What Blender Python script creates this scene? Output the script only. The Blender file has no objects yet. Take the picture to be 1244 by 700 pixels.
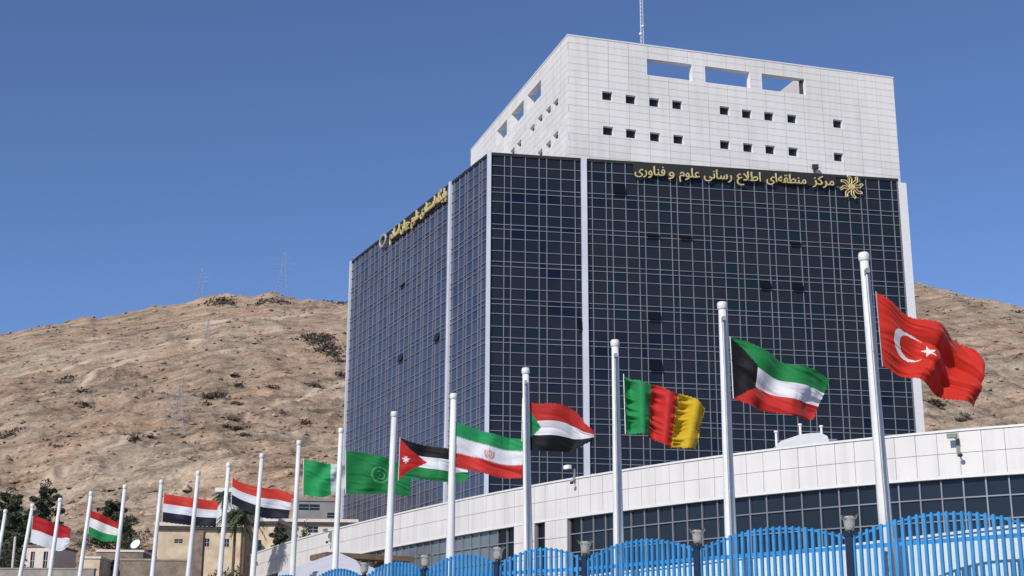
import bpy, bmesh, math, random
import numpy as np
from mathutils import Vector, Matrix
random.seed(7); rng = np.random.default_rng(7)
SC = bpy.context.scene; COL = SC.collection
PI = math.pi
# ------------------------------------------------------------------ camera
PW, PH, FPX, HOR, XUP = 1244.0, 700.0, 1750.0, 850.0, 648.0
CAMZ = 1.6
def _basis():
    tp = (HOR - PH/2)/FPX
    a = Vector((XUP - PW/2, FPX/tp, -FPX)); a.normalize()
    fz = -a.z; f = Vector((0, math.sqrt(1-fz*fz), fz))
    ry = -a.x*fz/f.y; r = Vector((math.sqrt(1-a.x*a.x-ry*ry), ry, a.x))
    u = r.cross(f); return r, u, f
R_, U_, F_ = _basis()
cam = bpy.data.cameras.new('camera'); camo = bpy.data.objects.new('camera', cam); COL.objects.link(camo)
m = Matrix((( R_.x, U_.x, -F_.x, 0), (R_.y, U_.y, -F_.y, 0), (R_.z, U_.z, -F_.z, CAMZ), (0, 0, 0, 1)))
camo.matrix_world = m
cam.sensor_width = 36; cam.lens = 36*FPX/PW; cam.clip_start = .3; cam.clip_end = 6000
SC.camera = camo
CP = Vector((0, 0, CAMZ))
def ray(px, py):
    d = R_*(px-PW/2) + U_*(PH/2-py) + F_*FPX
    return d.normalized()
def at(px, py, h):                      # point of the pixel's ray at height h above the camera
    d = ray(px, py); return CP + d*(h/d.z)
def aty(px, py, Y):
    d = ray(px, py); return CP + d*(Y/d.y)
def hit(px, py, P, n):                  # on the plane through P with normal n
    d = ray(px, py); return CP + d*((P-CP).dot(n)/d.dot(n))
# ------------------------------------------------------------------ world, sun, exposure
SUN_AZ, SUN_EL = math.radians(212), math.radians(34)
w = bpy.data.worlds.new('World'); SC.world = w; w.use_nodes = True
nt = w.node_tree; bg = nt.nodes['Background']
sk = nt.nodes.new('ShaderNodeTexSky'); sk.sky_type = 'NISHITA'; sk.sun_disc = False
sk.sun_elevation = SUN_EL; sk.sun_rotation = SUN_AZ; sk.altitude = 1800; sk.air_density = 1.0; sk.dust_density = .0; sk.ozone_density = 7.0
tint = nt.nodes.new('ShaderNodeVectorMath'); tint.operation = 'MULTIPLY'; tint.inputs[1].default_value = (1.07, .965, 1.0)   # white balance of the sky light
nt.links.new(sk.outputs[0], tint.inputs[0]); nt.links.new(tint.outputs[0], bg.inputs[0]); bg.inputs[1].default_value = 0.124
sd = Vector((math.sin(SUN_AZ)*math.cos(SUN_EL), math.cos(SUN_AZ)*math.cos(SUN_EL), math.sin(SUN_EL)))
sl = bpy.data.lights.new('sun', 'SUN'); sl.energy = 4.15; sl.angle = math.radians(.5); sl.color = (1, .94, .84)
so = bpy.data.objects.new('sun', sl); COL.objects.link(so); so.rotation_euler = sd.to_track_quat('Z', 'Y').to_euler()
SC.view_settings.view_transform = 'Standard'; SC.view_settings.look = 'None'
SC.view_settings.exposure = 0.0; SC.view_settings.gamma = 1; SC.view_settings.use_curve_mapping = False
# ------------------------------------------------------------------ helpers
def mat(name, col, rough=.6, metal=0, var=.0, scale=3.0, col2=None, bump=0, bscale=20, spec=.5, objvar=0, coat=0, streak=0):
    M = bpy.data.materials.new(name); M.use_nodes = True; N = M.node_tree.nodes; L = M.node_tree.links
    b = N['Principled BSDF']; b.inputs['Roughness'].default_value = rough; b.inputs['Metallic'].default_value = metal
    b.inputs['Specular IOR Level'].default_value = spec
    if coat: b.inputs['Coat Weight'].default_value = coat
    tc = N.new('ShaderNodeTexCoord')
    c2 = col2 or tuple(max(0, c*(1-var)) for c in col)
    n = N.new('ShaderNodeTexNoise'); n.inputs['Scale'].default_value = scale; n.inputs['Detail'].default_value = 6
    geo = N.new('ShaderNodeNewGeometry'); L.new(geo.outputs['Position'], n.inputs['Vector'])
    rp = N.new('ShaderNodeValToRGB'); rp.color_ramp.elements[0].position = .35; rp.color_ramp.elements[1].position = .65
    rp.color_ramp.elements[0].color = (*c2, 1); rp.color_ramp.elements[1].color = (*col, 1)
    L.new(n.outputs['Fac'], rp.inputs['Fac']); out = rp.outputs['Color']
    if objvar:
        oi = N.new('ShaderNodeNewGeometry'); mr = N.new('ShaderNodeMapRange')
        mr.inputs['To Min'].default_value = 1-objvar; mr.inputs['To Max'].default_value = 1+objvar
        L.new(oi.outputs['Random Per Island'], mr.inputs['Value'])
        mx = N.new('ShaderNodeVectorMath'); mx.operation = 'SCALE'
        L.new(out, mx.inputs[0]); L.new(mr.outputs['Result'], mx.inputs['Scale']); out = mx.outputs['Vector']
    if streak:
        sm = N.new('ShaderNodeMapping'); sm.inputs['Scale'].default_value = (1, 1, .07); L.new(geo.outputs['Position'], sm.inputs['Vector'])
        sn = N.new('ShaderNodeTexNoise'); sn.inputs['Scale'].default_value = 1.6; sn.inputs['Detail'].default_value = 6; L.new(sm.outputs[0], sn.inputs['Vector'])
        sr = N.new('ShaderNodeMapRange'); sr.inputs['From Min'].default_value = .45; sr.inputs['From Max'].default_value = .72; sr.inputs['To Min'].default_value = 1; sr.inputs['To Max'].default_value = 1-streak
        L.new(sn.outputs['Fac'], sr.inputs['Value']); sx = N.new('ShaderNodeVectorMath'); sx.operation = 'SCALE'; L.new(out, sx.inputs[0]); L.new(sr.outputs['Result'], sx.inputs['Scale']); out = sx.outputs['Vector']
    L.new(out, b.inputs['Base Color'])
    if bump:
        n2 = N.new('ShaderNodeTexNoise'); n2.inputs['Scale'].default_value = bscale; n2.inputs['Detail'].default_value = 5
        L.new(geo.outputs['Position'], n2.inputs['Vector'])
        bp = N.new('ShaderNodeBump'); bp.inputs['Strength'].default_value = bump; bp.inputs['Distance'].default_value = .05
        L.new(n2.outputs['Fac'], bp.inputs['Height']); L.new(bp.outputs['Normal'], b.inputs['Normal'])
    return M
M = {}
M['pole'] = mat('white_pole_paint', (.78, .78, .77), .42, var=.10, scale=1.5, streak=.2)
M['steel'] = mat('grey_track_metal', (.36, .37, .40), .4, .5, var=.2, scale=4)
M['mullion'] = mat('facade_aluminium', (.23, .245, .285), .5, .2, var=.2, scale=.3)
M['fin'] = mat('facade_fin_aluminium', (.60, .62, .70), .4, .0, var=.1, scale=.3)
M['back'] = mat('facade_backing', (.02, .021, .026), .8, var=.2)
M['clad'] = mat('white_stone_cladding', (.74, .72, .70), .6, var=.09, scale=.12, objvar=.05, streak=.10, bump=.1, bscale=6)
M['joint'] = mat('cladding_joint', (.33, .33, .34), .9, var=.1)
M['reveal'] = mat('white_reveal_plaster', (.80, .80, .80), .7, var=.05)
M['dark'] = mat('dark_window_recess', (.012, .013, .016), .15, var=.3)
M['gold'] = mat('gilded_letter_metal', (.66, .54, .26), .45, .15, var=.2, scale=2)
M['shadowback'] = mat('black_letter_shadow_and_cap', (.015, .015, .015), .7, var=.2)  # black for the painted shadow under the letters, and for the parapet cap
M['lowclad'] = mat('pale_limestone_cladding', (.68, .66, .645), .6, var=.08, scale=.25, objvar=.055, streak=.13, bump=.1, bscale=7)
M['lowjoint'] = mat('pale_cladding_joint', (.33, .32, .32), .9, var=.1)
M['coping'] = mat('coping_metal', (.70, .70, .71), .5, var=.08)
M['blue'] = mat('blue_fence_paint', (.035, .27, .60), .55, var=.2, scale=2.5, streak=.2)
M['navy'] = mat('navy_post_paint', (.012, .022, .06), .35, var=.3)
M['lampglass'] = mat('smoked_lamp_glass', (.42, .40, .37), .18, var=.25, scale=20)
M['whitewall'] = mat('white_boundary_wall_paint', (.66, .76, .80), .7, var=.12, scale=1.2, bump=.2)
M['asphalt'] = mat('asphalt', (.05, .05, .052), .9, var=.25, scale=2, bump=.4, bscale=60)
M['pave'] = mat('paving', (.30, .28, .25), .85, var=.2, scale=1, bump=.3, bscale=20)
M['plinth'] = mat('plinth_stone', (.32, .30, .27), .85, var=.25, scale=2, bump=.4)
M['beige'] = mat('beige_render', (.68, .56, .40), .85, col2=(.50, .39, .27), scale=.9, bump=.3)
M['stone'] = mat('brown_stone_wall', (.26, .20, .15), .9, col2=(.15, .12, .10), scale=1.5, bump=.8, bscale=5)
M['roofpale'] = mat('pale_roof_edge', (.66, .58, .52), .7, var=.12)
M['eave'] = mat('dark_eave_timber', (.07, .055, .045), .8, var=.3)
M['greyhouse'] = mat('grey_render', (.26, .26, .27), .85, var=.2, scale=.6)
M['whitehouse'] = mat('white_render', (.72, .73, .72), .75, var=.1, scale=.8)
M['pine'] = mat('pine_needles', (.075, .092, .048), .8, col2=(.040, .052, .030), scale=1.2, objvar=.35)
M['leaf'] = mat('shrub_leaves', (.06, .085, .035), .8, col2=(.035, .05, .022), scale=1.5, objvar=.35)
M['palmleaf'] = mat('palm_fronds', (.085, .105, .045), .7, col2=(.05, .065, .03), scale=2, objvar=.3)
M['bark'] = mat('bark', (.16, .11, .075), .9, var=.4, scale=6, bump=.6)
M['scrub'] = mat('dry_scrub', (.11, .09, .07), .95, col2=(.06, .05, .038), scale=.3, objvar=.4)
M['pylon'] = mat('galvanised_steel', (.30, .33, .39), .7, .0, var=.1)
M['tent'] = mat('white_tent_fabric', (.55, .55, .60), .7, var=.08)
M['timber'] = mat('brown_canopy_timber', (.20, .13, .085), .8, var=.3, scale=3)
M['camgrey'] = mat('camera_housing', (.22, .25, .22), .5, var=.3, scale=9)
M['black'] = mat('black_plastic', (.02, .02, .022), .5, var=.2)

def glass(name, cols, rough=.05, spec=.5):
    m_ = bpy.data.materials.new(name); m_.use_nodes = True; N = m_.node_tree.nodes; L = m_.node_tree.links
    b = N['Principled BSDF']; b.inputs['Roughness'].default_value = rough; b.inputs['Specular IOR Level'].default_value = spec
    g = N.new('ShaderNodeNewGeometry'); rp = N.new('ShaderNodeValToRGB'); rp.color_ramp.interpolation = 'LINEAR'
    els = rp.color_ramp.elements
    while len(els) < len(cols): els.new(.5)
    for i, c in enumerate(cols): els[i].position = i/(len(cols)-1); els[i].color = (*c, 1)
    n = N.new('ShaderNodeTexNoise'); n.inputs['Scale'].default_value = .09; n.inputs['Detail'].default_value = 3
    L.new(g.outputs['Position'], n.inputs['Vector'])
    a = N.new('ShaderNodeMath'); a.operation = 'MULTIPLY_ADD'; a.inputs[1].default_value = 1.6; a.inputs[2].default_value = -.65
    L.new(n.outputs['Fac'], a.inputs[0])
    a2 = N.new('ShaderNodeMath'); a2.operation = 'MULTIPLY_ADD'; a2.inputs[1].default_value = .75
    L.new(g.outputs['Random Per Island'], a2.inputs[0]); L.new(a.outputs[0], a2.inputs[2])
    wn = N.new('ShaderNodeTexNoise'); wn.inputs['Scale'].default_value = .5; L.new(g.outputs['Position'], wn.inputs['Vector'])
    bp = N.new('ShaderNodeBump'); bp.inputs['Strength'].default_value = .12; bp.inputs['Distance'].default_value = .05; L.new(wn.outputs['Fac'], bp.inputs['Height']); L.new(bp.outputs['Normal'], b.inputs['Normal'])
    L.new(a2.outputs[0], rp.inputs['Fac']); L.new(rp.outputs['Color'], b.inputs['Base Color'])
    return m_
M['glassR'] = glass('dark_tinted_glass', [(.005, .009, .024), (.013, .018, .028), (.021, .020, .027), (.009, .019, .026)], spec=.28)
M['glassL'] = glass('glass_painted_sky_reflection', [(.024, .038, .085), (.042, .053, .105), (.052, .054, .100), (.034, .056, .095)], spec=.75)  # left facade: reflected sky put into the lighter blue base colour
M['glassLow'] = glass('low_building_glass', [(.008, .013, .020), (.018, .026, .038), (.012, .016, .022)], .05, .3)
M['glassPale'] = glass('glass_painted_pale_reflection', [(.10, .14, .16), (.16, .20, .20), (.13, .15, .17), (.08, .10, .11)], .08, .8)  # annex glass with a pale greenish reflection painted into its base colour
M['glassBlack'] = glass('black_glass', [(.004, .005, .006), (.008, .009, .01)], .1, .3)

class MB:
    def __init__(s): s.v = []; s.f = []; s.mi = []
    def quad(s, a, b, c, d, mi=0):
        k = len(s.v); s.v += [a, b, c, d]; s.f.append((k, k+1, k+2, k+3)); s.mi.append(mi)
    def tri(s, a, b, c):
        k = len(s.v); s.v += [a, b, c]; s.f.append((k, k+1, k+2)); s.mi.append(0)
    def hexa(s, p):                     # p: 8 points, bottom ring 0-3, top ring 4-7
        k = len(s.v); s.v += list(p)
        for q in ((3, 2, 1, 0), (4, 5, 6, 7), (0, 1, 5, 4), (1, 2, 6, 5), (2, 3, 7, 6), (3, 0, 4, 7)):
            s.f.append(tuple(k+i for i in q)); s.mi.append(0)
    def box(s, x0, x1, y0, y1, z0, z1, X=None):
        p = [(x0, y0, z0), (x1, y0, z0), (x1, y1, z0), (x0, y1, z0), (x0, y0, z1), (x1, y0, z1), (x1, y1, z1), (x0, y1, z1)]
        if X: p = [tuple(X @ Vector(q)) for q in p]
        s.hexa(p)
    def bar(s, a, b, r, r2=None, n=6, cap=True):
        a = Vector(a); b = Vector(b); r2 = r if r2 is None else r2
        d = (b-a).normalized(); t = d.orthogonal().normalized(); q = d.cross(t); k = len(s.v)
        for (c, rr) in ((a, r), (b, r2)):
            for i in range(n):
                an = 2*PI*i/n; s.v.append(tuple(c + (t*math.cos(an)+q*math.sin(an))*rr))
        for i in range(n):
            j = (i+1) % n; s.f.append((k+i, k+j, k+n+j, k+n+i)); s.mi.append(0)
        if cap:
            s.f.append(tuple(k+i for i in reversed(range(n)))); s.f.append(tuple(k+n+i for i in range(n))); s.mi += [0, 0]
    def lathe(s, c, prof, n=16, ax=None):
        k = len(s.v); c = Vector(c)
        for (r, z) in prof:
            for i in range(n):
                an = 2*PI*i/n; s.v.append(tuple(c + Vector((r*math.cos(an), r*math.sin(an), z))))
        for j in range(len(prof)-1):
            for i in range(n):
                i2 = (i+1) % n; s.f.append((k+j*n+i, k+j*n+i2, k+(j+1)*n+i2, k+(j+1)*n+i)); s.mi.append(0)
        s.f.append(tuple(k+i for i in reversed(range(n)))); s.mi.append(0)
        s.f.append(tuple(k+(len(prof)-1)*n+i for i in range(n))); s.mi.append(0)
    def build(s, name, m_, parent=None, smooth=False, loc=None):
        me = bpy.data.meshes.new(name); me.from_pydata([tuple(q) for q in s.v], [], s.f); me.update()
        for x in (m_ if isinstance(m_, (list, tuple)) else [m_]): me.materials.append(x)
        if isinstance(m_, (list, tuple)) and len(m_) > 1: me.polygons.foreach_set('material_index', s.mi)
        if smooth: me.polygons.foreach_set('use_smooth', [True]*len(me.polygons))
        o = bpy.data.objects.new(name, me); COL.objects.link(o)
        if parent: o.parent = parent
        if loc is not None: o.location = loc
        return o
def tag(o, label=None, cat=None, group=None, kind=None):
    if label: o['label'] = label
    if cat: o['category'] = cat
    if group: o['group'] = group
    if kind: o['kind'] = kind
    return o
def empty(name, label=None, cat=None, loc=(0, 0, 0), group=None):
    o = bpy.data.objects.new(name, None); COL.objects.link(o); o.location = loc; o.empty_display_size = .3
    return tag(o, label, cat, group)
def inst(src, name, parent, X=None):    # same mesh, placed by a matrix
    o = bpy.data.objects.new(name, src.data); COL.objects.link(o); o.parent = parent
    if X is not None: o.matrix_local = X
    return o
# value noise, vectorised
def vnoise(x, y, seed=0):
    xi = np.floor(x).astype(np.int64); yi = np.floor(y).astype(np.int64); xf = x-xi; yf = y-yi
    def h(a, b):
        n = (a*374761393 + b*668265263 + seed*1274126177) & 0x7fffffff
        n = ((n ^ (n >> 13))*1274126177) & 0x7fffffff
        return ((n ^ (n >> 16)) & 0xffff)/65535.0
    u = xf*xf*(3-2*xf); v = yf*yf*(3-2*yf)
    return (h(xi, yi)*(1-u)+h(xi+1, yi)*u)*(1-v) + (h(xi, yi+1)*(1-u)+h(xi+1, yi+1)*u)*v
def fbm(x, y, o=5, seed=0, ridge=False):
    s = 0; a = 1; t = 0
    for k in range(o):
        n = vnoise(x*2**k+17.3*k, y*2**k-9.1*k, seed+k)
        s = s + a*((1-abs(2*n-1)) if ridge else n); t += a; a *= .5
    return s/t
# ------------------------------------------------------------------ ground sheets
TERR = CAMZ + 1.5                      # the raised forecourt behind the fence
g = MB(); g.quad((-3000, -3000, 0), (3000, -3000, 0), (3000, 3000, 0), (-3000, 3000, 0))
tag(g.build('ground', M['plinth']), kind='structure')
g = MB(); g.quad((-400, -12, .004), (400, -12, .004), (400, 14, .004), (-400, 14, .004))
tag(g.build('road', M['asphalt']), kind='structure')
# ------------------------------------------------------------------ terrain
SKY = [(-500, 470), (-200, 430), (0, 403), (60, 392), (140, 382), (215, 369), (245, 360), (270, 355), (310, 355), (350, 359), (425, 364), (600, 352), (850, 330), (1000, 330), (1108, 340), (1145, 348), (1200, 361), (1244, 371), (1400, 395), (1700, 440)]
_az = []; _te = []
for (x, y) in SKY:
    d = ray(x, y); _az.append(math.atan2(d.x, d.y)); _te.append(d.z/math.hypot(d.x, d.y))
_az = np.array(_az); _te = np.array(_te); RR = 640.0
def terr(x, y):
    x = np.asarray(x, float); y = np.asarray(y, float); r = np.hypot(x, y); a = np.arctan2(x, y)
    te = np.interp(a, _az, _te)
    s = np.clip((r-85)/(RR-85), 0, None)
    prof = np.where(s <= 1, np.power(np.maximum(s, 1e-6), .56), 1)
    z = te*prof*np.minimum(r, RR) - np.where(s > 1, (r-RR)*.35, 0)
    k = np.clip((r-95)/120, 0, 1)*(.25+.75*np.clip((RR-r)/200+.15, .0, 1))
    # gullies run down the slope, strata cross it slightly tilted
    z = z + k*(fbm(x/70, y/70, 4, 3, True)-.62)*11 + k*(fbm(x/17+y/60, y/34, 4, 11)-.5)*6
    z = z + k*(fbm(x/5.0, y/5.5, 4, 23, True)-.6)*1.9
    zz = z-.30*x; z = z + k*(fbm(zz/6.5+31, x/90+y/130, 3, 61, True)-.6)*3.4
    sk_ = np.clip((r-RR+90)/90, 0, 1)*np.clip((RR+40-r)/40, 0, 1)
    z = z + sk_*(fbm(a*70, r/50, 4, 41)-.5)*5.0
    return z + CAMZ - 1.0
NA, NR = 760, 460
az = np.linspace(math.radians(-33), math.radians(33), NA); rr = 88*np.power(900/88, np.linspace(0, 1, NR))
A, Rg = np.meshgrid(az, rr); X_ = Rg*np.sin(A); Y_ = Rg*np.cos(A); Z_ = terr(X_, Y_)
Z_[0, :] = -2.0
V_ = np.stack([X_, Y_, Z_], -1).reshape(-1, 3)
i = np.arange(NR-1)[:, None]*NA + np.arange(NA-1)[None, :]
Fq = np.stack([i, i+1, i+NA+1, i+NA], -1).reshape(-1, 4)
me = bpy.data.meshes.new('hill'); me.vertices.add(len(V_)); me.vertices.foreach_set('co', V_.ravel())
me.loops.add(Fq.size); me.loops.foreach_set('vertex_index', Fq.ravel().astype(np.int32))
me.polygons.add(len(Fq)); me.polygons.foreach_set('loop_start', np.arange(0, Fq.size, 4, dtype=np.int32)); me.update(); me.validate()
hill = bpy.data.objects.new('hill', me); COL.objects.link(hill); tag(hill, kind='structure')
def hillmat():
    m_ = bpy.data.materials.new('dry_rocky_hillside'); m_.use_nodes = True; N = m_.node_tree.nodes; L = m_.node_tree.links
    b = N['Principled BSDF']; b.inputs['Roughness'].default_value = .95; b.inputs['Specular IOR Level'].default_value = .1
    g = N.new('ShaderNodeNewGeometry')
    mp = N.new('ShaderNodeMapping'); mp.inputs['Rotation'].default_value = (0, 0, .35); mp.inputs['Scale'].default_value = (.6, 1, 1.6)
    L.new(g.outputs['Position'], mp.inputs['Vector'])
    def noise(s, d, src=mp, r=.6):
        n = N.new('ShaderNodeTexNoise'); n.inputs['Scale'].default_value = s; n.inputs['Detail'].default_value = d; n.inputs['Roughness'].default_value = r
        L.new(src.outputs[0] if src is mp else src.outputs['Position'], n.inputs['Vector']); return n
    def ramp(src, pts):
        rp = N.new('ShaderNodeValToRGB'); e = rp.color_ramp.elements
        while len(e) < len(pts): e.new(.5)
        for k, (p, c) in enumerate(pts): e[k].position = p; e[k].color = (*c, 1)
        L.new(src, rp.inputs['Fac']); return rp
    big = ramp(noise(.012, 6).outputs['Fac'], [(.35, (.39, .305, .23)), (.5, (.44, .355, .272)), (.66, (.50, .415, .325))])
    mid = ramp(noise(.16, 8, r=.7).outputs['Fac'], [(.36, (.50, .48, .47)), (.5, (.95, .93, .91)), (.64, (1.16, 1.14, 1.10))])
    fine = ramp(noise(1.1, 6, g, .75).outputs['Fac'], [(.38, (.55, .54, .53)), (.52, (1, 1, 1)), (.66, (1.2, 1.18, 1.16))])
    red = ramp(noise(.035, 4, g).outputs['Fac'], [(.45, (1, 1, 1)), (.62, (1.07, .96, .91))])
    cur = big.outputs['Color']
    sp = N.new('ShaderNodeSeparateXYZ'); L.new(g.outputs['Position'], sp.inputs[0])
    def lin(a, b_, c):
        p = N.new('ShaderNodeMath'); p.operation = 'MULTIPLY'; L.new(sp.outputs[0], p.inputs[0]); p.inputs[1].default_value = a
        q = N.new('ShaderNodeMath'); q.operation = 'MULTIPLY_ADD'; L.new(sp.outputs[1], q.inputs[0]); q.inputs[1].default_value = b_; L.new(p.outputs[0], q.inputs[2])
        t = N.new('ShaderNodeMath'); t.operation = 'MULTIPLY_ADD'; L.new(sp.outputs[2], t.inputs[0]); t.inputs[1].default_value = c; L.new(q.outputs[0], t.inputs[2]); return t.outputs[0]
    cb = N.new('ShaderNodeCombineXYZ'); L.new(lin(.035, 0, .015), cb.inputs[0]); L.new(lin(0, .02, 0), cb.inputs[1]); L.new(lin(-.13, 0, .36), cb.inputs[2])
    sn = N.new('ShaderNodeTexNoise'); sn.inputs['Scale'].default_value = 1.0; sn.inputs['Detail'].default_value = 7; sn.inputs['Roughness'].default_value = .66; L.new(cb.outputs[0], sn.inputs['Vector'])
    strata = ramp(sn.outputs['Fac'], [(.34, (.50, .47, .45)), (.47, (.90, .89, .88)), (.56, (1.0, 1.0, 1.0)), (.66, (1.24, 1.21, 1.16))])
    for x in (mid, fine, strata, red):
        mx = N.new('ShaderNodeMix'); mx.data_type = 'RGBA'; mx.blend_type = 'MULTIPLY'; mx.inputs['Factor'].default_value = .85 if x is not red else 1
        mx.clamp_result = False
        L.new(cur, mx.inputs['A']); L.new(x.outputs['Color'], mx.inputs['B']); cur = mx.outputs['Result']
    ta = N.new('ShaderNodeAttribute'); ta.attribute_name = 'track'; tm = N.new('ShaderNodeMath'); tm.operation = 'MULTIPLY'; tm.inputs[1].default_value = .62; L.new(ta.outputs['Fac'], tm.inputs[0])
    mx = N.new('ShaderNodeMix'); mx.data_type = 'RGBA'; L.new(tm.outputs[0], mx.inputs['Factor']); L.new(cur, mx.inputs['A']); mx.inputs['B'].default_value = (.66, .54, .42, 1); cur = mx.outputs['Result']
    L.new(cur, b.inputs['Base Color'])
    bp = N.new('ShaderNodeBump'); bp.inputs['Strength'].default_value = .7; bp.inputs['Distance'].default_value = .8
    L.new(noise(.7, 8, g, .75).outputs['Fac'], bp.inputs['Height']); L.new(bp.outputs['Normal'], b.inputs['Normal'])
    return m_
M['hill'] = hillmat(); me.materials.append(M['hill'])
def terrz(x, y): return float(terr(np.array([x]), np.array([y]))[0])
def on_terr(px, py, rmin=110, rmax=700):
    d = ray(px, py); h = math.hypot(d.x, d.y); rs = np.linspace(rmin, rmax, 1200)
    zz = terr(rs*d.x/h, rs*d.y/h); k = np.nonzero(zz >= CAMZ + rs*d.z/h)[0]
    r = rs[k[0]] if len(k) else rmax-60
    return Vector((r*d.x/h, r*d.y/h, terrz(r*d.x/h, r*d.y/h)))
def by_r(px, r, py=640):                # terrain point under a picture column at distance r
    d = ray(px, py); h = math.hypot(d.x, d.y); x = r*d.x/h; y = r*d.y/h
    return Vector((x, y, terrz(x, y)))
def z_at(px, py, r):
    d = ray(px, py); return CAMZ + r*d.z/math.hypot(d.x, d.y)
tv = np.zeros(len(V_)); wob = (fbm(V_[:, 0]/6, V_[:, 1]/6, 3, 88)-.5)*3.0
for line, wd in (([(36, 598), (60, 582), (80, 571), (100, 561), (118, 551), (150, 536), (190, 524)], 1.5), ([(80, 448), (110, 436), (150, 428), (190, 420), (240, 410)], 2.2), ([(105, 462), (140, 445), (175, 433)], 1.6), ([(300, 505), (340, 487), (385, 476), (418, 466)], 1.4), ([(230, 395), (290, 388), (360, 384), (420, 378)], 2.0)):
    pts = [on_terr(*p) for p in line]
    for p, q in zip(pts, pts[1:]):
        a = np.array([p.x, p.y]); d = np.array([q.x-p.x, q.y-p.y]); t = np.clip(((V_[:, :2]-a) @ d)/max(1e-6, d @ d), 0, 1)
        ds = np.hypot(V_[:, 0]-a[0]-t*d[0], V_[:, 1]-a[1]-t*d[1])+wob; tv = np.maximum(tv, np.clip(1.4-ds/wd, 0, 1))
at_ = me.attributes.new('track', 'FLOAT', 'POINT'); at_.data.foreach_set('value', tv.astype(np.float32))
# boulders and scrub on the slope
ico = [(0, 0, 1), (.89, 0, .45), (.28, .85, .45), (-.72, .53, .45), (-.72, -.53, .45), (.28, -.85, .45), (.72, .53, -.3), (-.28, .85, -.3), (-.89, 0, -.3), (-.28, -.85, -.3), (.72, -.53, -.3)]
icf = [(0, 1, 2), (0, 2, 3), (0, 3, 4), (0, 4, 5), (0, 5, 1), (1, 6, 2), (2, 6, 7), (2, 7, 3), (3, 7, 8), (3, 8, 4), (4, 8, 9), (4, 9, 5), (5, 9, 10), (5, 10, 1), (1, 10, 6)]
icv = np.array(ico)
rk = MB(); nb = 9000
ra = rng.uniform(-22, 22, nb)*PI/180; rb = 130*np.power(640/130, rng.uniform(0, 1, nb)); bx = rb*np.sin(ra); by = rb*np.cos(ra); bz = terr(bx, by)
for k in range(nb):
    s = rng.uniform(.10, .36)*(1+rb[k]/250)*(1.9 if rng.random() < .04 else 1)
    vv = icv*np.array([s*rng.uniform(.7, 1.5), s*rng.uniform(.7, 1.3), s*rng.uniform(.5, .9)])*rng.uniform(.75, 1.2, (11, 1)) + np.array([bx[k], by[k], bz[k]])
    q = len(rk.v); rk.v += vv.tolist(); rk.f += [(a+q, b+q, c+q) for a, b, c in icf]
rk.mi = [0]*len(rk.f)
tag(rk.build('scattered_rocks', M['hill']), kind='stuff')
sc_ = MB()
def scrub_clump(P, w_, h_, n, leaf=.5):
    P = np.array(P)
    for _ in range(n):
        c = P + np.array([rng.normal()*w_*.4, rng.normal()*w_*.4, abs(rng.normal())*h_*.45])
        c[2] += terrz(c[0], c[1]) - P[2] if w_ > 4 else 0
        a = rng.normal(size=3); a /= np.linalg.norm(a); b = np.cross(a, rng.normal(size=3)); b /= np.linalg.norm(b)
        l = leaf*rng.uniform(.5, 1.3); sc_.tri(tuple(c-a*l), tuple(c+a*l), tuple(c+b*l*1.2))
for (x, y, w_, h_, n) in [(268, 367, 9, 1.6, 80), (276, 369, 6, 1.4, 40), (322, 367, 9, 1.4, 60), (345, 367, 5, 1, 20), (410, 368, 7, 1, 30), (375, 411, 8, 3, 60), (388, 416, 9, 5, 130), (396, 424, 8, 4, 120), (404, 430, 6, 4, 70), (413, 440, 6, 3, 60), (395, 412, 6, 2, 40), (255, 485, 6, 4, 90), (262, 482, 6, 3, 70), (249, 492, 4, 2, 30), (290, 470, 4, 2, 30), (287, 492, 4, 2, 30), (283, 512, 4, 2, 50), (288, 522, 5, 2.5, 60), (297, 530, 4, 2, 40), (275, 520, 3, 2, 25), (330, 472, 5, 2, 25), (380, 470, 5, 2, 30), (415, 458, 5, 3, 40), (370, 515, 4, 2, 30), (8, 530, 7, 3, 70), (100, 478, 5, 1.5, 30), (98, 493, 5, 2, 40), (102, 495, 4, 2, 20), (80, 462, 6, 1.5, 30), (70, 543, 4, 1.5, 20), (165, 535, 3, 1.5, 25), (182, 533, 3, 1.5, 25), (1132, 490, 5, 3, 70), (1138, 494, 4, 2.5, 60), (1165, 512, 6, 3, 60), (1170, 506, 5, 2, 30), (1236, 380, 4, 1.5, 20)]:
    P = on_terr(x, y); d_ = P.length/350; scrub_clump(P, w_*d_*.5, h_*d_*.28, int(n*2.2), .42*d_)
for _ in range(170):
    a = rng.uniform(-21, 21)*PI/180; r = 130*(630/130)**rng.uniform(0, 1); x = r*math.sin(a); y = r*math.cos(a)
    if fbm(np.array([x/45]), np.array([y/45]), 3, 77)[0] < .5: continue
    scrub_clump((x, y, terrz(x, y)), .7, .6, 7, .18*(1+r/250))
tag(sc_.build('hillside_scrub', M['scrub']), kind='stuff')
# ------------------------------------------------------------------ forecourt (raised terrace)
# fence post line (picture column, lamp-top row) -> plan positions
LT = 4.12
posts_px = [(1031, 624.5), (847, 641.5), (711, 655.5), (605, 663), (517, 672.5), (443, 681.5)]
posts = [at(x, y, LT) for x, y in posts_px]
posts = [posts[0]+(posts[0]-posts[1])*1.0] + posts + [posts[-1]+(posts[-1]-posts[-2])*k for k in (1, 2, 3)]
posts = [posts[0]+(posts[0]-posts[1])*k for k in (2, 1)] + posts
P2 = [Vector((p.x, p.y, TERR)) for p in posts]
ter = MB(); kk = 1.0
edge = [P2[0]+(P2[0]-P2[1])*60] + P2 + [P2[-1]+(P2[-1]-P2[-2])*60]
far = [Vector((260, 260, TERR)), Vector((-220, 260, TERR))]
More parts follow.
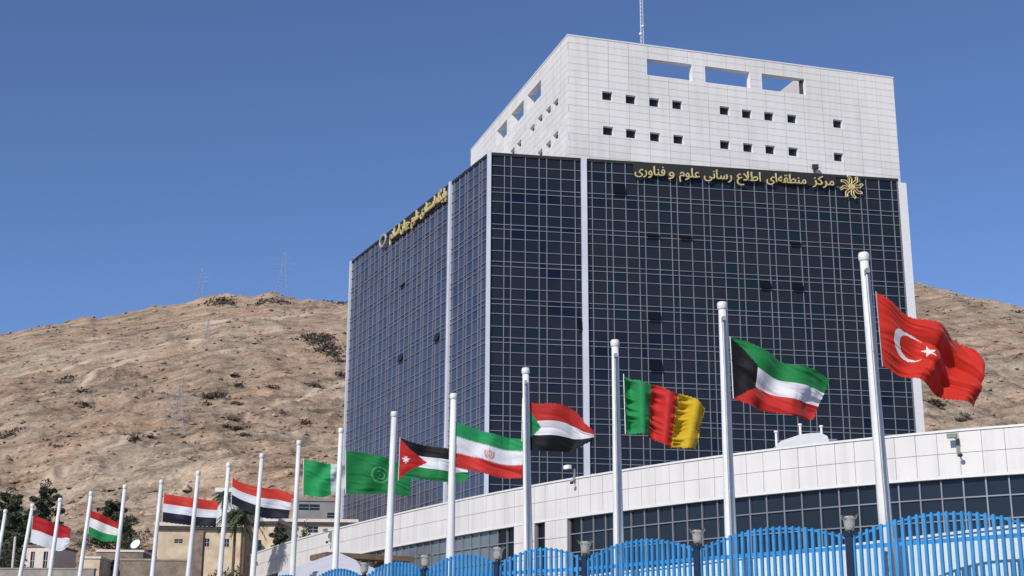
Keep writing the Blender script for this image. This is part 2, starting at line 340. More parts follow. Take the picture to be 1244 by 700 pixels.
# walking surface and its retaining face
ring = [p.copy() for p in edge]
k0 = 0; ter.v = [tuple(p) for p in ring] + [tuple(Vector((p.x, p.y+170, TERR))) for p in ring]
n_ = len(ring)
for k in range(n_-1): ter.f.append((k+1, k, n_+k, n_+k+1)); ter.mi.append(0)
tag(ter.build('forecourt', M['pave']), kind='structure')
rw = MB()
for k in range(n_-1):
    a, b = ring[k], ring[k+1]; t = (b-a).normalized(); nn = Vector((t.y, -t.x, 0))
    if nn.y > 0: nn = -nn
    a_ = a+nn*.25; b_ = b+nn*.25
    rw.hexa([(a_.x, a_.y, -.2), (b_.x, b_.y, -.2), (b.x, b.y, -.2), (a.x, a.y, -.2), (a_.x, a_.y, TERR+.12), (b_.x, b_.y, TERR+.12), (b.x, b.y, TERR+.12), (a.x, a.y, TERR+.12)])
tag(rw.build('retaining_wall', M['plinth']), kind='structure')
# ------------------------------------------------------------------ fence with arched bays
fence = empty('fence', 'bright blue steel fence with arched picket bays along the forecourt edge', 'fence', P2[4])
FB = TERR + .13; SIDE = CAMZ+3.60; PEAK = CAMZ+3.99; RAIL = CAMZ+3.36
pk_cache = {}
def picket_mesh(h):
    key = round(h, 3)
    if key not in pk_cache:
        b = MB(); b.box(-.034, .034, -.03, .03, 0, h-.02); k = len(b.v)
        b.v += [(-.034, -.03, h-.02), (.034, -.03, h-.02), (.034, .03, h-.02), (-.034, .03, h-.02), (0, 0, h+.01)]
        b.f += [(k, k+1, k+4), (k+1, k+2, k+4), (k+2, k+3, k+4), (k+3, k, k+4)]; b.mi += [0]*4
        me_ = bpy.data.meshes.new('picket'); me_.from_pydata(b.v, [], b.f); me_.materials.append(M['blue']); pk_cache[key] = me_
    return pk_cache[key]
FI = Matrix.Translation(fence.location).inverted()
for k in range(len(P2)-1):
    a, b = P2[k], P2[k+1]
    t = (b-a); Lb = t.length; t.normalize(); ang = math.atan2(t.y, t.x)
    n = max(8, int(round(Lb/.175)))
    sl_ = MB(); X = Matrix.Translation((a.x, a.y, 0)) @ Matrix.Rotation(ang, 4, 'Z')
    for j in range(n):
        s = (j+.5)/n; top = SIDE + (PEAK-SIDE)*math.sin(PI*s)**.85
        o = bpy.data.objects.new('picket', picket_mesh(top-FB)); COL.objects.link(o); o.parent = fence
        o.matrix_local = FI @ Matrix.Translation(a+t*(Lb*s)+Vector((0, 0, FB-TERR))) @ Matrix.Rotation(ang+random.uniform(-.04, .04), 4, 'Z')
    for (z0, nm) in ((RAIL, 'upper_rail'), (FB+.25, 'lower_rail')):
        r_ = MB(); r_.box(.06, Lb-.06, -.06, -.031, z0-.045, z0+.045, X); o = r_.build(nm, M['blue'], fence); o.matrix_local = FI
    r_ = MB(); NN = 16                                     # the bent rail under the arch
    for j in range(NN):
        s0, s1 = j/NN, (j+1)/NN; z0 = SIDE+(PEAK-SIDE)*math.sin(PI*s0)**.85-.075; z1 = SIDE+(PEAK-SIDE)*math.sin(PI*s1)**.85-.075
        x0, x1 = .06+(Lb-.12)*s0, .06+(Lb-.12)*s1
        p = [(x0, -.06, z0), (x1, -.06, z1), (x1, -.031, z1), (x0, -.031, z0)]
        r_.hexa([tuple(X @ Vector(q)) for q in p] + [tuple(X @ Vector((q[0], q[1], q[2]+.045))) for q in p])
    o = r_.build('arched_rail', M['blue'], fence); o.matrix_local = FI
for k, p in enumerate(P2):
    b = MB(); t = (P2[min(k+1, len(P2)-1)]-P2[max(k-1, 0)]).normalized(); X = Matrix.Translation((p.x, p.y, 0)) @ Matrix.Rotation(math.atan2(t.y, t.x), 4, 'Z')
    b.box(-.085, .085, -.085, .085, TERR, CAMZ+3.62, X); b.box(-.11, .11, -.11, .11, CAMZ+3.62, CAMZ+3.67, X)
    o = b.build('post', M['navy'], fence); o.matrix_local = FI
LLAB = {3: 'nearest smoked glass bell lamp, right of the second flagpole from the right', 4: 'smoked glass bell lamp on the post between the second and third flagpoles from the right',
        5: 'smoked glass bell lamp on the post between the third and fourth flagpoles from the right', 6: 'smoked glass bell lamp on the post just left of the fourth flagpole from the right',
        7: 'small bell lamp', 8: 'small bell lamp in front of the white tent roof'}
LLAB[7] = 'small bell lamp left of the pole flying the green white red emblem flag'
for k in range(3, 9):
    p = P2[k]; root = empty('fence_lamp', LLAB[k], 'lamp', (p.x, p.y, CAMZ+3.671), 'glass lamps on the fence posts')
    b = MB(); b.lathe((0, 0, 0), [(.07, 0), (.085, .02), (.06, .05), (.05, .06)], 12); b.build('base', M['navy'], root, True)
    b = MB(); b.lathe((0, 0, .06), [(.06, 0), (.10, .03), (.12, .10), (.125, .18), (.14, .25), (.19, .31), (.18, .325), (.05, .30)], 16); b.build('glass_shade', M['lampglass'], root, True)
    b = MB()
    for q in range(4):
        a_ = q*PI/2 + .6; d_ = Vector((math.cos(a_), math.sin(a_), 0)); s_ = Vector((-d_.y, d_.x, 0))
        o_ = Vector((0, 0, .345)); b.tri(tuple(o_+s_*.12+d_*.08), tuple(o_-s_*.12+d_*.08), tuple(o_+d_*.29+Vector((0, 0, .07))))
        b.tri(tuple(o_-s_*.11+d_*.08-Vector((0, 0, .02))), tuple(o_+s_*.12+d_*.08-Vector((0, 0, .02))), tuple(o_+d_*.29+Vector((0, 0, .09))))
    b.box(-.14, .14, -.14, .14, .335, .36); b.build('flared_top', M['lampglass'], root)
# ------------------------------------------------------------------ flagpoles
HT = 10.5
POLES = [((1049, 307), (1077, 650), .105), ((877, 367), (888, 655), .105), ((747, 413), (751.5, 660), .105), ((638.5, 447), (641.5, 670), .105), ((551, 478), (547, 680), .105),
         ((479, 500), (471.5, 690), .105), ((414.5, 520), (407, 690), .088), ((363.4, 535), (355, 700), .088), ((318.4, 551), (307, 700), .088), ((278, 562), (267, 700), .088), ((241, 572), (228.6, 700), .088),
         ((196.3, 583), (185, 700), .088), ((152, 589), (140, 700), .088), ((111, 597), (97, 700), .088), ((73.5, 605), (60.6, 700), .088), ((40, 612), (24.5, 700), .092), ((7, 619), (-2, 675), .092)]
PLAB = ['tallest white flagpole, nearest, flying the plain red flag with white crescent', 'white flagpole flying the green white red flag with black hoist wedge', 'white flagpole flying the green red yellow vertical striped flag',
        'white flagpole flying the red white black flag with green triangle', 'white flagpole flying the green white red flag with red emblem', 'white flagpole flying the flag with red triangle and white star',
        'white flagpole flying the large all green flag', 'white flagpole flying the green and white flag', 'bare white flagpole standing in front of the larger red white black striped flag', 'white flagpole at the hoist of the larger red white black flag, above the palms',
        'bare white flagpole crossing the smaller red white black striped flag', 'white flagpole at the hoist of the smaller red white black flag', 'bare white flagpole at the tip of the red white green flag', 'white flagpole at the hoist of the red white green flag',
        'bare white flagpole crossing the red over white flag', 'white flagpole at the hoist of the red over white flag', 'leftmost bare white flagpole in front of the pine tree']
pole_line = []; PY = []
for k, (tp, bt, r0) in enumerate(POLES):
    T = at(*tp, HT); Bp = aty(*bt, T.y); dirn = (T-Bp).normalized(); B = Bp - dirn*((Bp.z-TERR)/dirn.z)
    pole_line.append(B); PY.append((T, B, T.y))
    root = empty('flagpole', PLAB[k], 'flagpole', tuple(B), 'white flagpoles in a row behind the blue fence')
    tl = T-B; zz = tl.length; rot = dirn.to_track_quat('Z', 'Y').to_matrix().to_4x4()
    bb = r0*1.55; b = MB(); b.lathe((0, 0, .02), [(bb, 0), (bb*.97, zz*.3), (r0*1.15, zz*.72), (r0, zz-.25)], 20); o = b.build('shaft', M['pole'], root, True); o.matrix_local = rot
    b = MB(); b.lathe((0, 0, zz-.23), [(r0, 0), (r0*1.25, .04), (r0*1.3, .17), (r0*1.1, .22), (r0*.4, .23)], 20); o = b.build('cap', M['pole'], root, True); o.matrix_local = rot
    b = MB(); b.lathe((0, 0, 0), [(bb*1.9, 0), (bb*1.9, .06), (bb*1.25, .08), (bb*1.2, .3)], 20); o = b.build('base_plate', M['steel'], root)
    b = MB(); off = r0*1.55+.075; b.bar((off, -.02, .8), (off-.02, -.02, zz-.62), .035, n=8); o = b.build('halyard_tube', M['steel'], root); o.matrix_local = rot
    for h_ in (zz*.72, zz*.5, zz*.28): b = MB(); b.bar((0, 0, h_), (off+.03, -.02, h_), .02, n=6); o = b.build('bracket', M['steel'], root); o.matrix_local = rot
    b = MB(); b.box(0, off+.08, -.05, .04, zz-.60, zz-.48); o = b.build('pulley_bracket', M['steel'], root); o.matrix_local = rot
# white boundary wall just behind the flagpoles
bw = MB(); WL = [p.copy() for p in pole_line[:9]]
WL = [WL[0]+(WL[0]-WL[1])*k for k in (3, 2, 1)] + WL
offs = []
for k, p in enumerate(WL):
    t = (WL[min(k+1, len(WL)-1)]-WL[max(0, k-1)]); t.z = 0; t.normalize(); nn = Vector((-t.y, t.x, 0)); nn = nn if nn.y > 0 else -nn
    offs.append((p+nn*1.0, p+nn*1.2))
WT = CAMZ+3.66
for k in range(len(offs)-1):
    (a, a2), (b, b2) = offs[k], offs[k+1]
    bw.hexa([(a.x, a.y, TERR), (b.x, b.y, TERR), (b2.x, b2.y, TERR), (a2.x, a2.y, TERR), (a.x, a.y, WT), (b.x, b.y, WT), (b2.x, b2.y, WT), (a2.x, a2.y, WT)])
wroot = bw.build('boundary_wall', M['whitewall']); tag(wroot, 'long low white painted wall seen between the blue pickets behind the flagpoles', 'wall')
cp_ = MB()
for k in range(len(offs)-1):
    (a, a2), (b, b2) = offs[k], offs[k+1]; e = (a-a2)*.25
    cp_.hexa([tuple(Vector((q.x, q.y, z))+s*e) for z in (WT, WT+.06) for q, s in ((a, 1), (b, 1), (b2, -1), (a2, -1))])
cp_.build('coping', M['coping'], wroot)
# ------------------------------------------------------------------ flags
def cr(pts, u):                          # Catmull-Rom through a polyline by chord length
    P = [Vector(p) for p in pts]; L = [0]
    for a, b in zip(P, P[1:]): L.append(L[-1]+(b-a).length)
    s = u*L[-1]; k = 0
    while k < len(P)-2 and s > L[k+1]: k += 1
    t = (s-L[k])/max(1e-6, L[k+1]-L[k]); p1, p2 = P[k], P[k+1]; p0 = P[k-1] if k else p1*2-p2; p3 = P[k+2] if k+2 < len(P) else p2*2-p1
    return .5*((2*p1)+(p2-p0)*t+(2*p0-5*p1+4*p2-p3)*t*t+(3*p1-p0-3*p2+p3)*t**3)
def fabric(name):
    m_ = bpy.data.materials.new(name); m_.use_nodes = True; N = m_.node_tree.nodes; L = m_.node_tree.links
    b = N['Principled BSDF']; b.inputs['Roughness'].default_value = .62; b.inputs['Sheen Weight'].default_value = .15; b.inputs['Specular IOR Level'].default_value = .2
    at_ = N.new('ShaderNodeAttribute'); at_.attribute_name = 'print'
    L.new(at_.outputs['Color'], b.inputs['Base Color'])
    tr = N.new('ShaderNodeBsdfTranslucent'); L.new(at_.outputs['Color'], tr.inputs['Color'])
    mx = N.new('ShaderNodeMixShader'); mx.inputs[0].default_value = .28
    L.new(b.outputs[0], mx.inputs[1]); L.new(tr.outputs[0], mx.inputs[2]); L.new(mx.outputs[0], N['Material Output'].inputs['Surface'])
    g_ = N.new('ShaderNodeNewGeometry'); n = N.new('ShaderNodeTexNoise'); n.inputs['Scale'].default_value = 7; n.inputs['Detail'].default_value = 3
    L.new(g_.outputs['Position'], n.inputs['Vector']); bp = N.new('ShaderNodeBump'); bp.inputs['Strength'].default_value = .12; bp.inputs['Distance'].default_value = .04
    L.new(n.outputs['Fac'], bp.inputs['Height']); L.new(bp.outputs['Normal'], b.inputs['Normal'])
    return m_
M['flag'] = fabric('printed_flag_fabric')
def star(x, y, cx, cy, r, n=5, rot=PI/2, inner=.38):
    dx, dy = x-cx, y-cy; d = math.hypot(dx, dy)
    if d > r: return False
    a = ((math.atan2(dy, dx)-rot) % (2*PI/n)); a = min(a, 2*PI/n-a); A_ = PI/n
    ri = r*inner; # edge from (r,0) to (ri at A_)
    x1, y1 = r, 0; x2, y2 = ri*math.cos(A_), ri*math.sin(A_); px_, py_ = d*math.cos(a), d*math.sin(a)
    return (x2-x1)*(py_-y1)-(y2-y1)*(px_-x1) >= 0
RED, GRN, WHT, BLK, YEL = (.55, .022, .018), (.012, .20, .06), (.80, .80, .84), (.008, .008, .011), (.66, .44, .02)
def c_turk(u, v):
    x, y = u*1.5, v
    if math.hypot(x-.44, y-.5) < .225 and math.hypot(x-.498, y-.5) > .182: return WHT
    if star(x, y, .70, .5, .095, rot=PI): return WHT
    return (.60, .030, .018)
def c_kuw(u, v):
    e = .27*min(1, 4.2*min(v, 1-v)*.75+.02)
    if u < e: return BLK
    return (.012, .21, .055) if v < .36 else WHT if v < .66 else (.55, .03, .025)
def c_cam(u, v): return (.02, .30, .09) if u < .34 else (.60, .03, .025) if u < .645 else YEL
def c_sud(u, v):
    if u < .25*(1-abs(2*v-1.0)*1.0) + .02: return (.02, .26, .08)
    return (.50, .03, .025) if v < .36 else WHT if v < .66 else BLK
def c_iran(u, v):
    if .30 < v < .34 or .655 < v < .69:
        if int(u*60) % 2 == 0: return WHT
    x, y = (u-.53)*1.75, v-.5; r = math.hypot(x, y)
    if r < .125 and (abs(x) < .012 or (.05 < r < .068) or (r > .10 and abs(x) > .03 and y > -.06)): return (.6, .05, .04)
    return (.02, .30, .10) if v < .33 else WHT if v < .665 else (.62, .04, .035)
def c_jor(u, v):
    t = .42*(1-abs(2*v-1))
    if star(u*1.8, v, .20, .5, .115, 7, inner=.55): return WHT
    if u < t: return (.50, .02, .018)
    return BLK if v < .335 else WHT if v < .66 else (.015, .22, .06)
def c_saudi(u, v):
    x, y = (u-.52)*1.5, v-.5; r = math.hypot(x, y)
    if .17 < r < .21 or (.09 < r < .12 and x > -.06) or (r < .03): return (.10, .40, .15)
    return (.008, .19, .05)
def c_pak(u, v): return (.02, .33, .10) if u < .62 else (.55, .64, .63)
def c_rwb(u, v): return (.62, .05, .035) if v < .36 else (.74, .76, .82) if v < .66 else (.012, .014, .03)
def c_taj(u, v):
    if star(u*1.6, v, .8, .5, .05): return (.7, .6, .3)
    return (.45, .02, .02) if v < .31 else (.82, .82, .82) if v < .66 else (.015, .26, .08)
def c_indo(u, v): return (.42, .015, .018) if v < .5 else (.76, .78, .84)
FL = [
 (0, 'plain red flag with white crescent and star billowing on the nearest pole', [(1064, 355), (1082, 365), (1101, 378), (1126, 387), (1149, 396), (1163, 406), (1188, 421), (1199, 440)], [(1072, 444), (1098, 456), (1119, 462), (1144, 475), (1165, 486), (1188, 491)], c_turk, (150, 96), (.25, 2.2, 1.1, .05)),
 (1, 'green white red flag with a black wedge at the hoist', [(887, 410), (904, 413), (930, 426), (952, 438), (973, 444), (993, 449), (1011, 458)], [(891, 484), (913, 493), (939, 500), (964, 506), (990, 508)], c_kuw, (110, 72), (.17, 2.0, .9, .03)),
 (2, 'flag of vertical green, red and yellow stripes rippling in stacked folds', [(758, 454), (769, 460), (786, 466), (800, 468), (816, 477), (831, 479), (843, 484), (857, 495)], [(760, 526), (785, 528), (792, 532), (812, 543), (820, 545), (846, 545)], c_cam, (110, 90), (.10, .6, 5.0, .10)),
 (3, 'red white black flag with a green hoist triangle, overlapping the tower fin', [(635, 484), (650, 490), (670, 490), (688, 493), (702, 501), (710, 513), (723, 525)], [(634, 535), (646, 547), (670, 548), (692, 548), (704, 543), (720, 535)], c_sud, (90, 60), (.12, 1.8, .6, .03)),
 (4, 'green white red flag with small red emblem in the middle', [(551, 512), (576, 520), (607, 529), (637, 534)], [(548, 567), (576, 572), (607, 580), (634, 581)], c_iran, (110, 80), (.10, 2.0, .7, .04)),
 (5, 'black white green flag with red triangle and white star at the hoist', [(486, 532), (507, 539), (545, 545), (569, 551)], [(484, 583), (504, 581), (545, 586), (568, 584)], c_jor, (90, 60), (.11, 1.7, .8, .03)),
 (6, 'large all green flag with a faint pale round emblem', [(420, 548), (448, 551), (471, 557), (499, 570)], [(420, 600), (454, 600), (471, 599), (498, 604)], c_saudi, (80, 60), (.11, 1.6, 1.3, .04)),
 (7, 'bright green flag with white fly half, left of the all green flag', [(369, 558), (397, 563), (422, 565)], [(368, 601), (391, 604), (408, 598), (421, 594)], c_pak, (60, 44), (.10, 1.6, 2.4, .05)),
 (9, 'larger red white black striped flag above the palm trees', [(282, 580), (295, 587), (321, 593), (337, 594), (356, 601)], [(281, 612), (297, 620), (320, 629), (350, 630)], c_rwb, (60, 40), (.10, 1.8, .6, .03)),
 (11, 'smaller red white black striped flag further left, over the beige house', [(199, 600), (220, 603), (248, 607), (265, 609)], [(197, 634), (220, 637), (236, 639), (262, 640)], c_rwb, (60, 40), (.09, 1.8, .6, .03)),
 (13, 'small red white green striped flag drooping between two poles', [(110, 620), (126, 626), (146, 637)], [(107, 649), (123, 657), (143, 658)], c_taj, (40, 30), (.10, 1.5, .8, .03)),
 (15, 'small red over white flag on the second pole from the left edge', [(40, 627), (50, 629), (65, 636), (81, 639), (86, 646)], [(37, 659), (61, 667), (74, 669), (84, 662)], c_indo, (50, 34), (.10, 1.4, .6, .03))]
for (pi_, lab, tp, bt, cf, (nu, nv), (amp, ku, kv, rip)) in FL:
    T, B, Y = PY[pi_]; ph = random.uniform(0, 6)
    scale = (aty(tp[0][0], bt[0][1], Y)-aty(*tp[0], Y)).length/2.0
    vs = []; sd_ = 100+pi_*13
    U_g, V_g = np.meshgrid(np.linspace(0, 1, nu+1), np.linspace(0, 1, nv+1), indexing='ij')
    wx = U_g + .22*(fbm(U_g*2.2, V_g*1.6, 2, sd_)-.5); wy = V_g + .30*(fbm(U_g*1.8+5, V_g*1.8, 2, sd_+1)-.5)
    if cf is c_cam:
        cx_ = np.cos(2*PI*(U_g*3-.17)); stack = 2.6*(fbm(wy*6.2+3.7*np.floor(U_g*3), U_g*1.6, 2, sd_+5, True)-.55)
        W_g = .15*cx_ + .19*stack*np.clip(cx_+.75, 0, 1.4)*np.minimum(1, U_g*8+.4) + .04*(fbm(U_g*4, V_g*9, 2, sd_)-.5)
    else:
        big = np.sin(2*PI*(ku*wx+kv*.35*wy)+ph)
        ac, al = wy*1.0-wx*.35, wx*1.0+wy*.35            # long creases run from the upper hoist towards the fly
        f1 = fbm(ac*3.0, al*.9, 2, sd_+2, True); f2 = fbm(ac*7.5+3, al*1.5, 2, sd_+3, True)
        f3 = fbm(wx*4.2, wy*.8+wx*.8, 2, sd_+4, True)*np.clip(U_g*1.4-.3, 0, 1)
        W_g = np.minimum(1, U_g*2.6)*(amp*big + amp*1.7*(f1-.6) + amp*1.3*f3) + np.minimum(1, U_g*6+.35)*amp*.75*(f2-.6)
    for a_ in range(nu+1):
        u = a_/nu; pt = cr(tp, u); pb = cr(bt, u)
        for b_ in range(nv+1):
            v = b_/nv; q = pt.lerp(pb, v); wv = float(W_g[a_, b_])
            P = aty(q.x, q.y, Y+.25*scale*u); P.y += wv*scale
            if b_ in (0, nv) or a_ == nu: P.z += .012*math.sin(a_*1.3+b_*.9)
            vs.append(P)
    fs = [(a_*(nv+1)+b_, a_*(nv+1)+b_+1, (a_+1)*(nv+1)+b_+1, (a_+1)*(nv+1)+b_) for a_ in range(nu) for b_ in range(nv)]
    o0 = vs[0].copy(); me_ = bpy.data.meshes.new('flag'); me_.from_pydata([tuple(q-o0) for q in vs], [], fs)
    ca = me_.color_attributes.new('print', 'FLOAT_COLOR', 'CORNER'); arr = np.ones((len(fs)*4, 4), np.float32); k = 0
    for a_ in range(nu):
        for b_ in range(nv):
            arr[k:k+4, :3] = cf((a_+.5)/nu, (b_+.5)/nv); k += 4
    ca.data.foreach_set('color', arr.ravel()); me_.materials.append(M['flag']); me_.polygons.foreach_set('use_smooth', [True]*len(fs))
    o = bpy.data.objects.new('flag', me_); COL.objects.link(o); o.location = o0; tag(o, lab, 'flag', 'flags flying from the white poles')
    b = MB(); t_, b2_ = vs[0]-o0, vs[nv]-o0
    b.bar(t_+Vector((0, 0, .02)), b2_-Vector((0, 0, .02)), .014, n=6); s_ = b.build('hoist_sleeve', M['pole'] if cf is not c_turk else M['steel'], o)
# ------------------------------------------------------------------ tower
HG = 56.6
G0 = at(594, 188, HG); G1 = at(1091, 220, HG); G2 = at(427, 320, HG)
ZT = CAMZ+HG; ZB = CAMZ+9.0
tower = empty('office_tower', 'tall dark glass office tower with white stone upper block and gold lettering', 'tower', (G0.x, G0.y, TERR))
TI = Matrix.Translation(tower.location).inverted()
class Face:
    def __init__(s, P, Q, zt):
        s.P = Vector((P.x, P.y, 0)); s.d = Vector((Q.x-P.x, Q.y-P.y, 0)); s.L = s.d.length; s.d.normalize()
        s.n = Vector((s.d.y, -s.d.x, 0)); s.zt = zt
        if s.n.dot(Vector((P.x+Q.x, P.y+Q.y, 0))) > 0: s.n = -s.n
    def w(s, a, z, off=0): return s.P + s.d*a + s.n*off + Vector((0, 0, z))
    def slab(s, mb, a0, a1, z0, z1, o0, o1):
        mb.hexa([tuple(s.w(a, z, o)) for z in (z0, z1) for (a, o) in ((a0, o1), (a1, o1), (a1, o0), (a0, o0))])
    def sz(s, px, py, off=0):
        h = hit(px, py, s.P+s.n*off, s.n); return (h-s.P).dot(s.d), h.z
FR = Face(G0, G1, ZT); FLf = Face(G0, G2, ZT)
print('front len', FR.L, 'left len', FLf.L, 'angle', math.degrees(FR.d.angle(FLf.d)), G0, G1, G2)
def P_(o): o.matrix_local = TI @ o.matrix_local; return o
# rows from the top: three tall, one narrow per storey (4.15 m)
rows = []; z = ZT; pat = [1.20, 1.13, 1.38]
for h_ in pat: rows.append((z-h_, z)); z -= h_
cyc = [.53, 1.05, 1.38, 1.18]; k = 0
while z > ZB: h_ = cyc[k % 4]; rows.append((z-h_, z)); z -= h_; k += 1
def cols_from_px(face, xs, y=300):
    return [face.sz(x, y)[0] for x in xs]
# column lines of the front: measured pairs continue by period
NX = [614, 658, 703]                        # centres of narrow columns left of the fin
front_lines = []
sfin = FR.sz(711, 400)[0]
per = sfin/2.62
def add_mod(lines, s0, s1): lines.append((s0, s1))
cols = []
def fill(a, b, seq):
    tot = sum(seq); s = a
    for q in seq: cols.append((s, s+(b-a)*q/tot)); s += (b-a)*q/tot
fill(.25, sfin-.3, [1.5, .75, 1.6, 1.55, .85, 1.6, 1.6, .7])
fill(sfin+.3, FR.L-.15, [.62, 1.55, .7, 1.5] + [1.42, .72, 1.55]*8 + [1.5, .7])
colsR = cols; cols = []
sfl = FLf.sz(546, 350)[0]
fill(.2, sfl-.2, [1.5, .72, 1.5, 1.5, .72, 1.5, 1.5, .72, 1.5][:max(3, int(round(sfl/1.24)))])
nm_ = int(round((FLf.L-sfl)/3.75)); fill(sfl+.2, FLf.L-.15, [.72, 1.5, 1.5]*nm_)
colsL = cols
# glass curtain walls
def curtain(face, cols, name, gm, limit, open_px, fins, wide):
    cw = MB(); face.slab(cw, 0, face.L, ZB, ZT+.25, -.6, -.16); root = cw.build(name, M['back'], tower); P_(root)
    opens = [face.sz(x, y) for x, y in open_px]
    cells = []
    for (z0, z1) in rows:
        for (a0, a1) in cols: cells.append((a0, a1, z0, z1))
    opened = set()
    for (s, z) in opens:
        for k, (a0, a1, z0, z1) in enumerate(cells):
            if a0 <= s < a1 and z0 <= z < z1: opened.add(k)
    vis = [k for k, c in enumerate(cells) if k not in opened]
    vis.sort(key=lambda k: -(cells[k][1]-cells[k][0])*(cells[k][3]-cells[k][2])*(1 if cells[k][3] > CAMZ+16 else .1))
    solo = set(vis[:limit]); rest = MB(); cache = {}
    RI = Matrix.Identity(4)
    fx = Matrix((( face.d.x, face.n.x, 0, 0), (face.d.y, face.n.y, 0, 0), (0, 0, 1, 0), (0, 0, 0, 1)))
    for k, (a0, a1, z0, z1) in enumerate(cells):
        if k in opened: continue
        hw, hh = (a1-a0)/2-.03, (z1-z0)/2-.03; c = face.w((a0+a1)/2, (z0+z1)/2, -.09)
        tx, tz = random.gauss(0, .0022), random.gauss(0, .0022)
        X = Matrix.Translation(c) @ fx @ Matrix.Rotation(tx, 4, 'X') @ Matrix.Rotation(tz, 4, 'Z')
        if k in solo:
            key = (round(hw, 2), round(hh, 2))
            if key not in cache:
                b = MB(); b.box(-key[0], key[0], -.02, .02, -key[1], key[1]); me_ = bpy.data.meshes.new('glass_pane'); me_.from_pydata(b.v, [], b.f)
                if face is FR or True: me_.flip_normals() if face.d.cross(face.n).z < 0 else None
                me_.materials.append(gm); cache[key] = me_
            o = bpy.data.objects.new('glass_pane', cache[key]); COL.objects.link(o); o.parent = root
            o.matrix_parent_inverse = Matrix.Identity(4); o.matrix_local = X
        else: rest.box(-hw, hw, -.02, .02, -hh, hh, X)
    o = rest.build('glass_panes', gm, root); tag(o, kind='stuff')
    # mullions and transoms
    edges = sorted({round(a, 3) for c in cols for a in c})
    for a in edges:
        b = MB(); face.slab(b, a-wide/2, a+wide/2, ZB, ZT-.02, -.15, .035); b.build('mullion', M['mullion'], root)
    zs = sorted({round(z0, 3) for z0, z1 in rows})
    for z_ in zs:
        b = MB(); face.slab(b, .05, face.L-.05, z_-.035, z_+.035, -.15, .028); b.build('transom', M['mullion'], root)
    b = MB(); face.slab(b, -.02, face.L+.02, ZT-.06, ZT+.28, -.7, .05); b.build('parapet_cap', M['shadowback'], root)
    for (a, wd, z1_) in fins:
        b = MB(); face.slab(b, a-wd/2, a+wd/2, ZB, z1_, -.15, .22); b.build('vertical_fin', M['fin'], root)
    # open awning windows
    for k in sorted(opened):
        a0, a1, z0, z1 = cells[k]; b = MB(); t_ = .32
        p = [face.w(a, z, o) for (z, o) in ((z0+.05, t_), (z1-.05, .0)) for a in (a0+.06, a1-.06)]
        q = [v-face.n*.04 for v in p]
        b.hexa([tuple(x) for x in (q[0], q[1], p[1], p[0], q[2], q[3], p[3], p[2])]); b.build('open_window', M['glassBlack'], root)
    return root
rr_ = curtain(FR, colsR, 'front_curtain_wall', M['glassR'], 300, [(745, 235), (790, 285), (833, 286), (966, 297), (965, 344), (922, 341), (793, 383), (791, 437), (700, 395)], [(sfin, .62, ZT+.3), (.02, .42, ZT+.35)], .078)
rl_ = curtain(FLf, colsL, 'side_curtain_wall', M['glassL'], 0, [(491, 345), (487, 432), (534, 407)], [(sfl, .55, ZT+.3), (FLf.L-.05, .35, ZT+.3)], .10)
# glass body top and the pale return at the right-hand end
FRb = Face(G1, Vector((G1.x+FR.d.x, G1.y+FR.d.y, 0)), ZT)
b = MB(); nb_ = -FR.n
p0 = FR.w(FR.L-.02, ZB, .06); s1 = FR.d*.95
b.hexa([tuple(v) for v in (p0, p0+s1, p0+s1+nb_*30, p0+nb_*30)] + [tuple(v+Vector((0, 0, ZT-ZB-.2))) for v in (p0, p0+s1, p0+s1+nb_*30, p0+nb_*30)])
P_(b.build('end_wall', M['coping'], tower))
q3 = FLf.w(FLf.L, 0) + (G1-G2)*1.0; bk = Vector((G1.x, G1.y, 0)) + nb_*30
ring = [FR.w(.1, 0, -.7), FR.w(FR.L, 0, -.7), bk, FLf.w(FLf.L-.1, 0, -.7)]
b = MB(); zr = ZT-.5
b.quad(*[tuple(v+Vector((0, 0, zr))) for v in ring]); b.quad(*[tuple(v) for v in (ring[2]+Vector((0, 0, ZB)), ring[3]+Vector((0, 0, ZB)), ring[3]+Vector((0, 0, ZT)), ring[2]+Vector((0, 0, ZT)))])
P_(b.build('roof_deck', M['greyhouse'], tower))
# upper stone block
h0 = hit(689.5, 43, FR.P-FR.n*1.0, FR.n); HB = h0.z-CAMZ; ZBT = h0.z
B0 = at(689.5, 43, HB); B1 = at(1085, 95, HB); B2 = at(572, 183, HB)
BF = Face(B0, B1, ZBT); BL = Face(B0, B2, ZBT)
print('block', HB, BF.L, BL.L, math.degrees(BF.d.angle(BL.d)), 'depth behind glass at right', (G1-B1).dot(-FR.n)*-1)
WIN = [(743, 116.5), (771.5, 121), (800, 124.5), (828, 127.5), (885.5, 134.5), (912.5, 138.5), (939.5, 141.5), (967.5, 144.5), (1023, 150.5), (744, 159), (772, 162.5), (801, 166.5), (829.5, 169.5), (886, 176), (914, 179.5), (941, 182), (969, 184.5), (1024, 191)]
def rect_px(face, pts):
    S = [face.sz(x, y) for x, y in pts]; return (min(s[0] for s in S), max(s[0] for s in S), sum(s[1] for s in S[2:])/2, sum(s[1] for s in S[:2])/2)
wins = []
for (x, y) in WIN:
    s, z = BF.sz(x-5.2, y); wins.append((s-.66, s+.66, z-.58, z+.58))
bigs = [rect_px(BF, [(786, 71), (841, 78), (785.5, 92), (839.5, 98)]), rect_px(BF, [(856.5, 79.5), (911, 86), (856.5, 102), (910.5, 107.5)]), rect_px(BF, [(925.5, 89.5), (978, 95), (925.5, 109), (977, 114.5)])]
zt_ = sum(q[3] for q in bigs)/3; zb_ = sum(q[2] for q in bigs)/3; print('openings z', [(q[2], q[3]) for q in bigs])
bigs = [(q[0], q[1], zb_, zt_) for q in bigs]
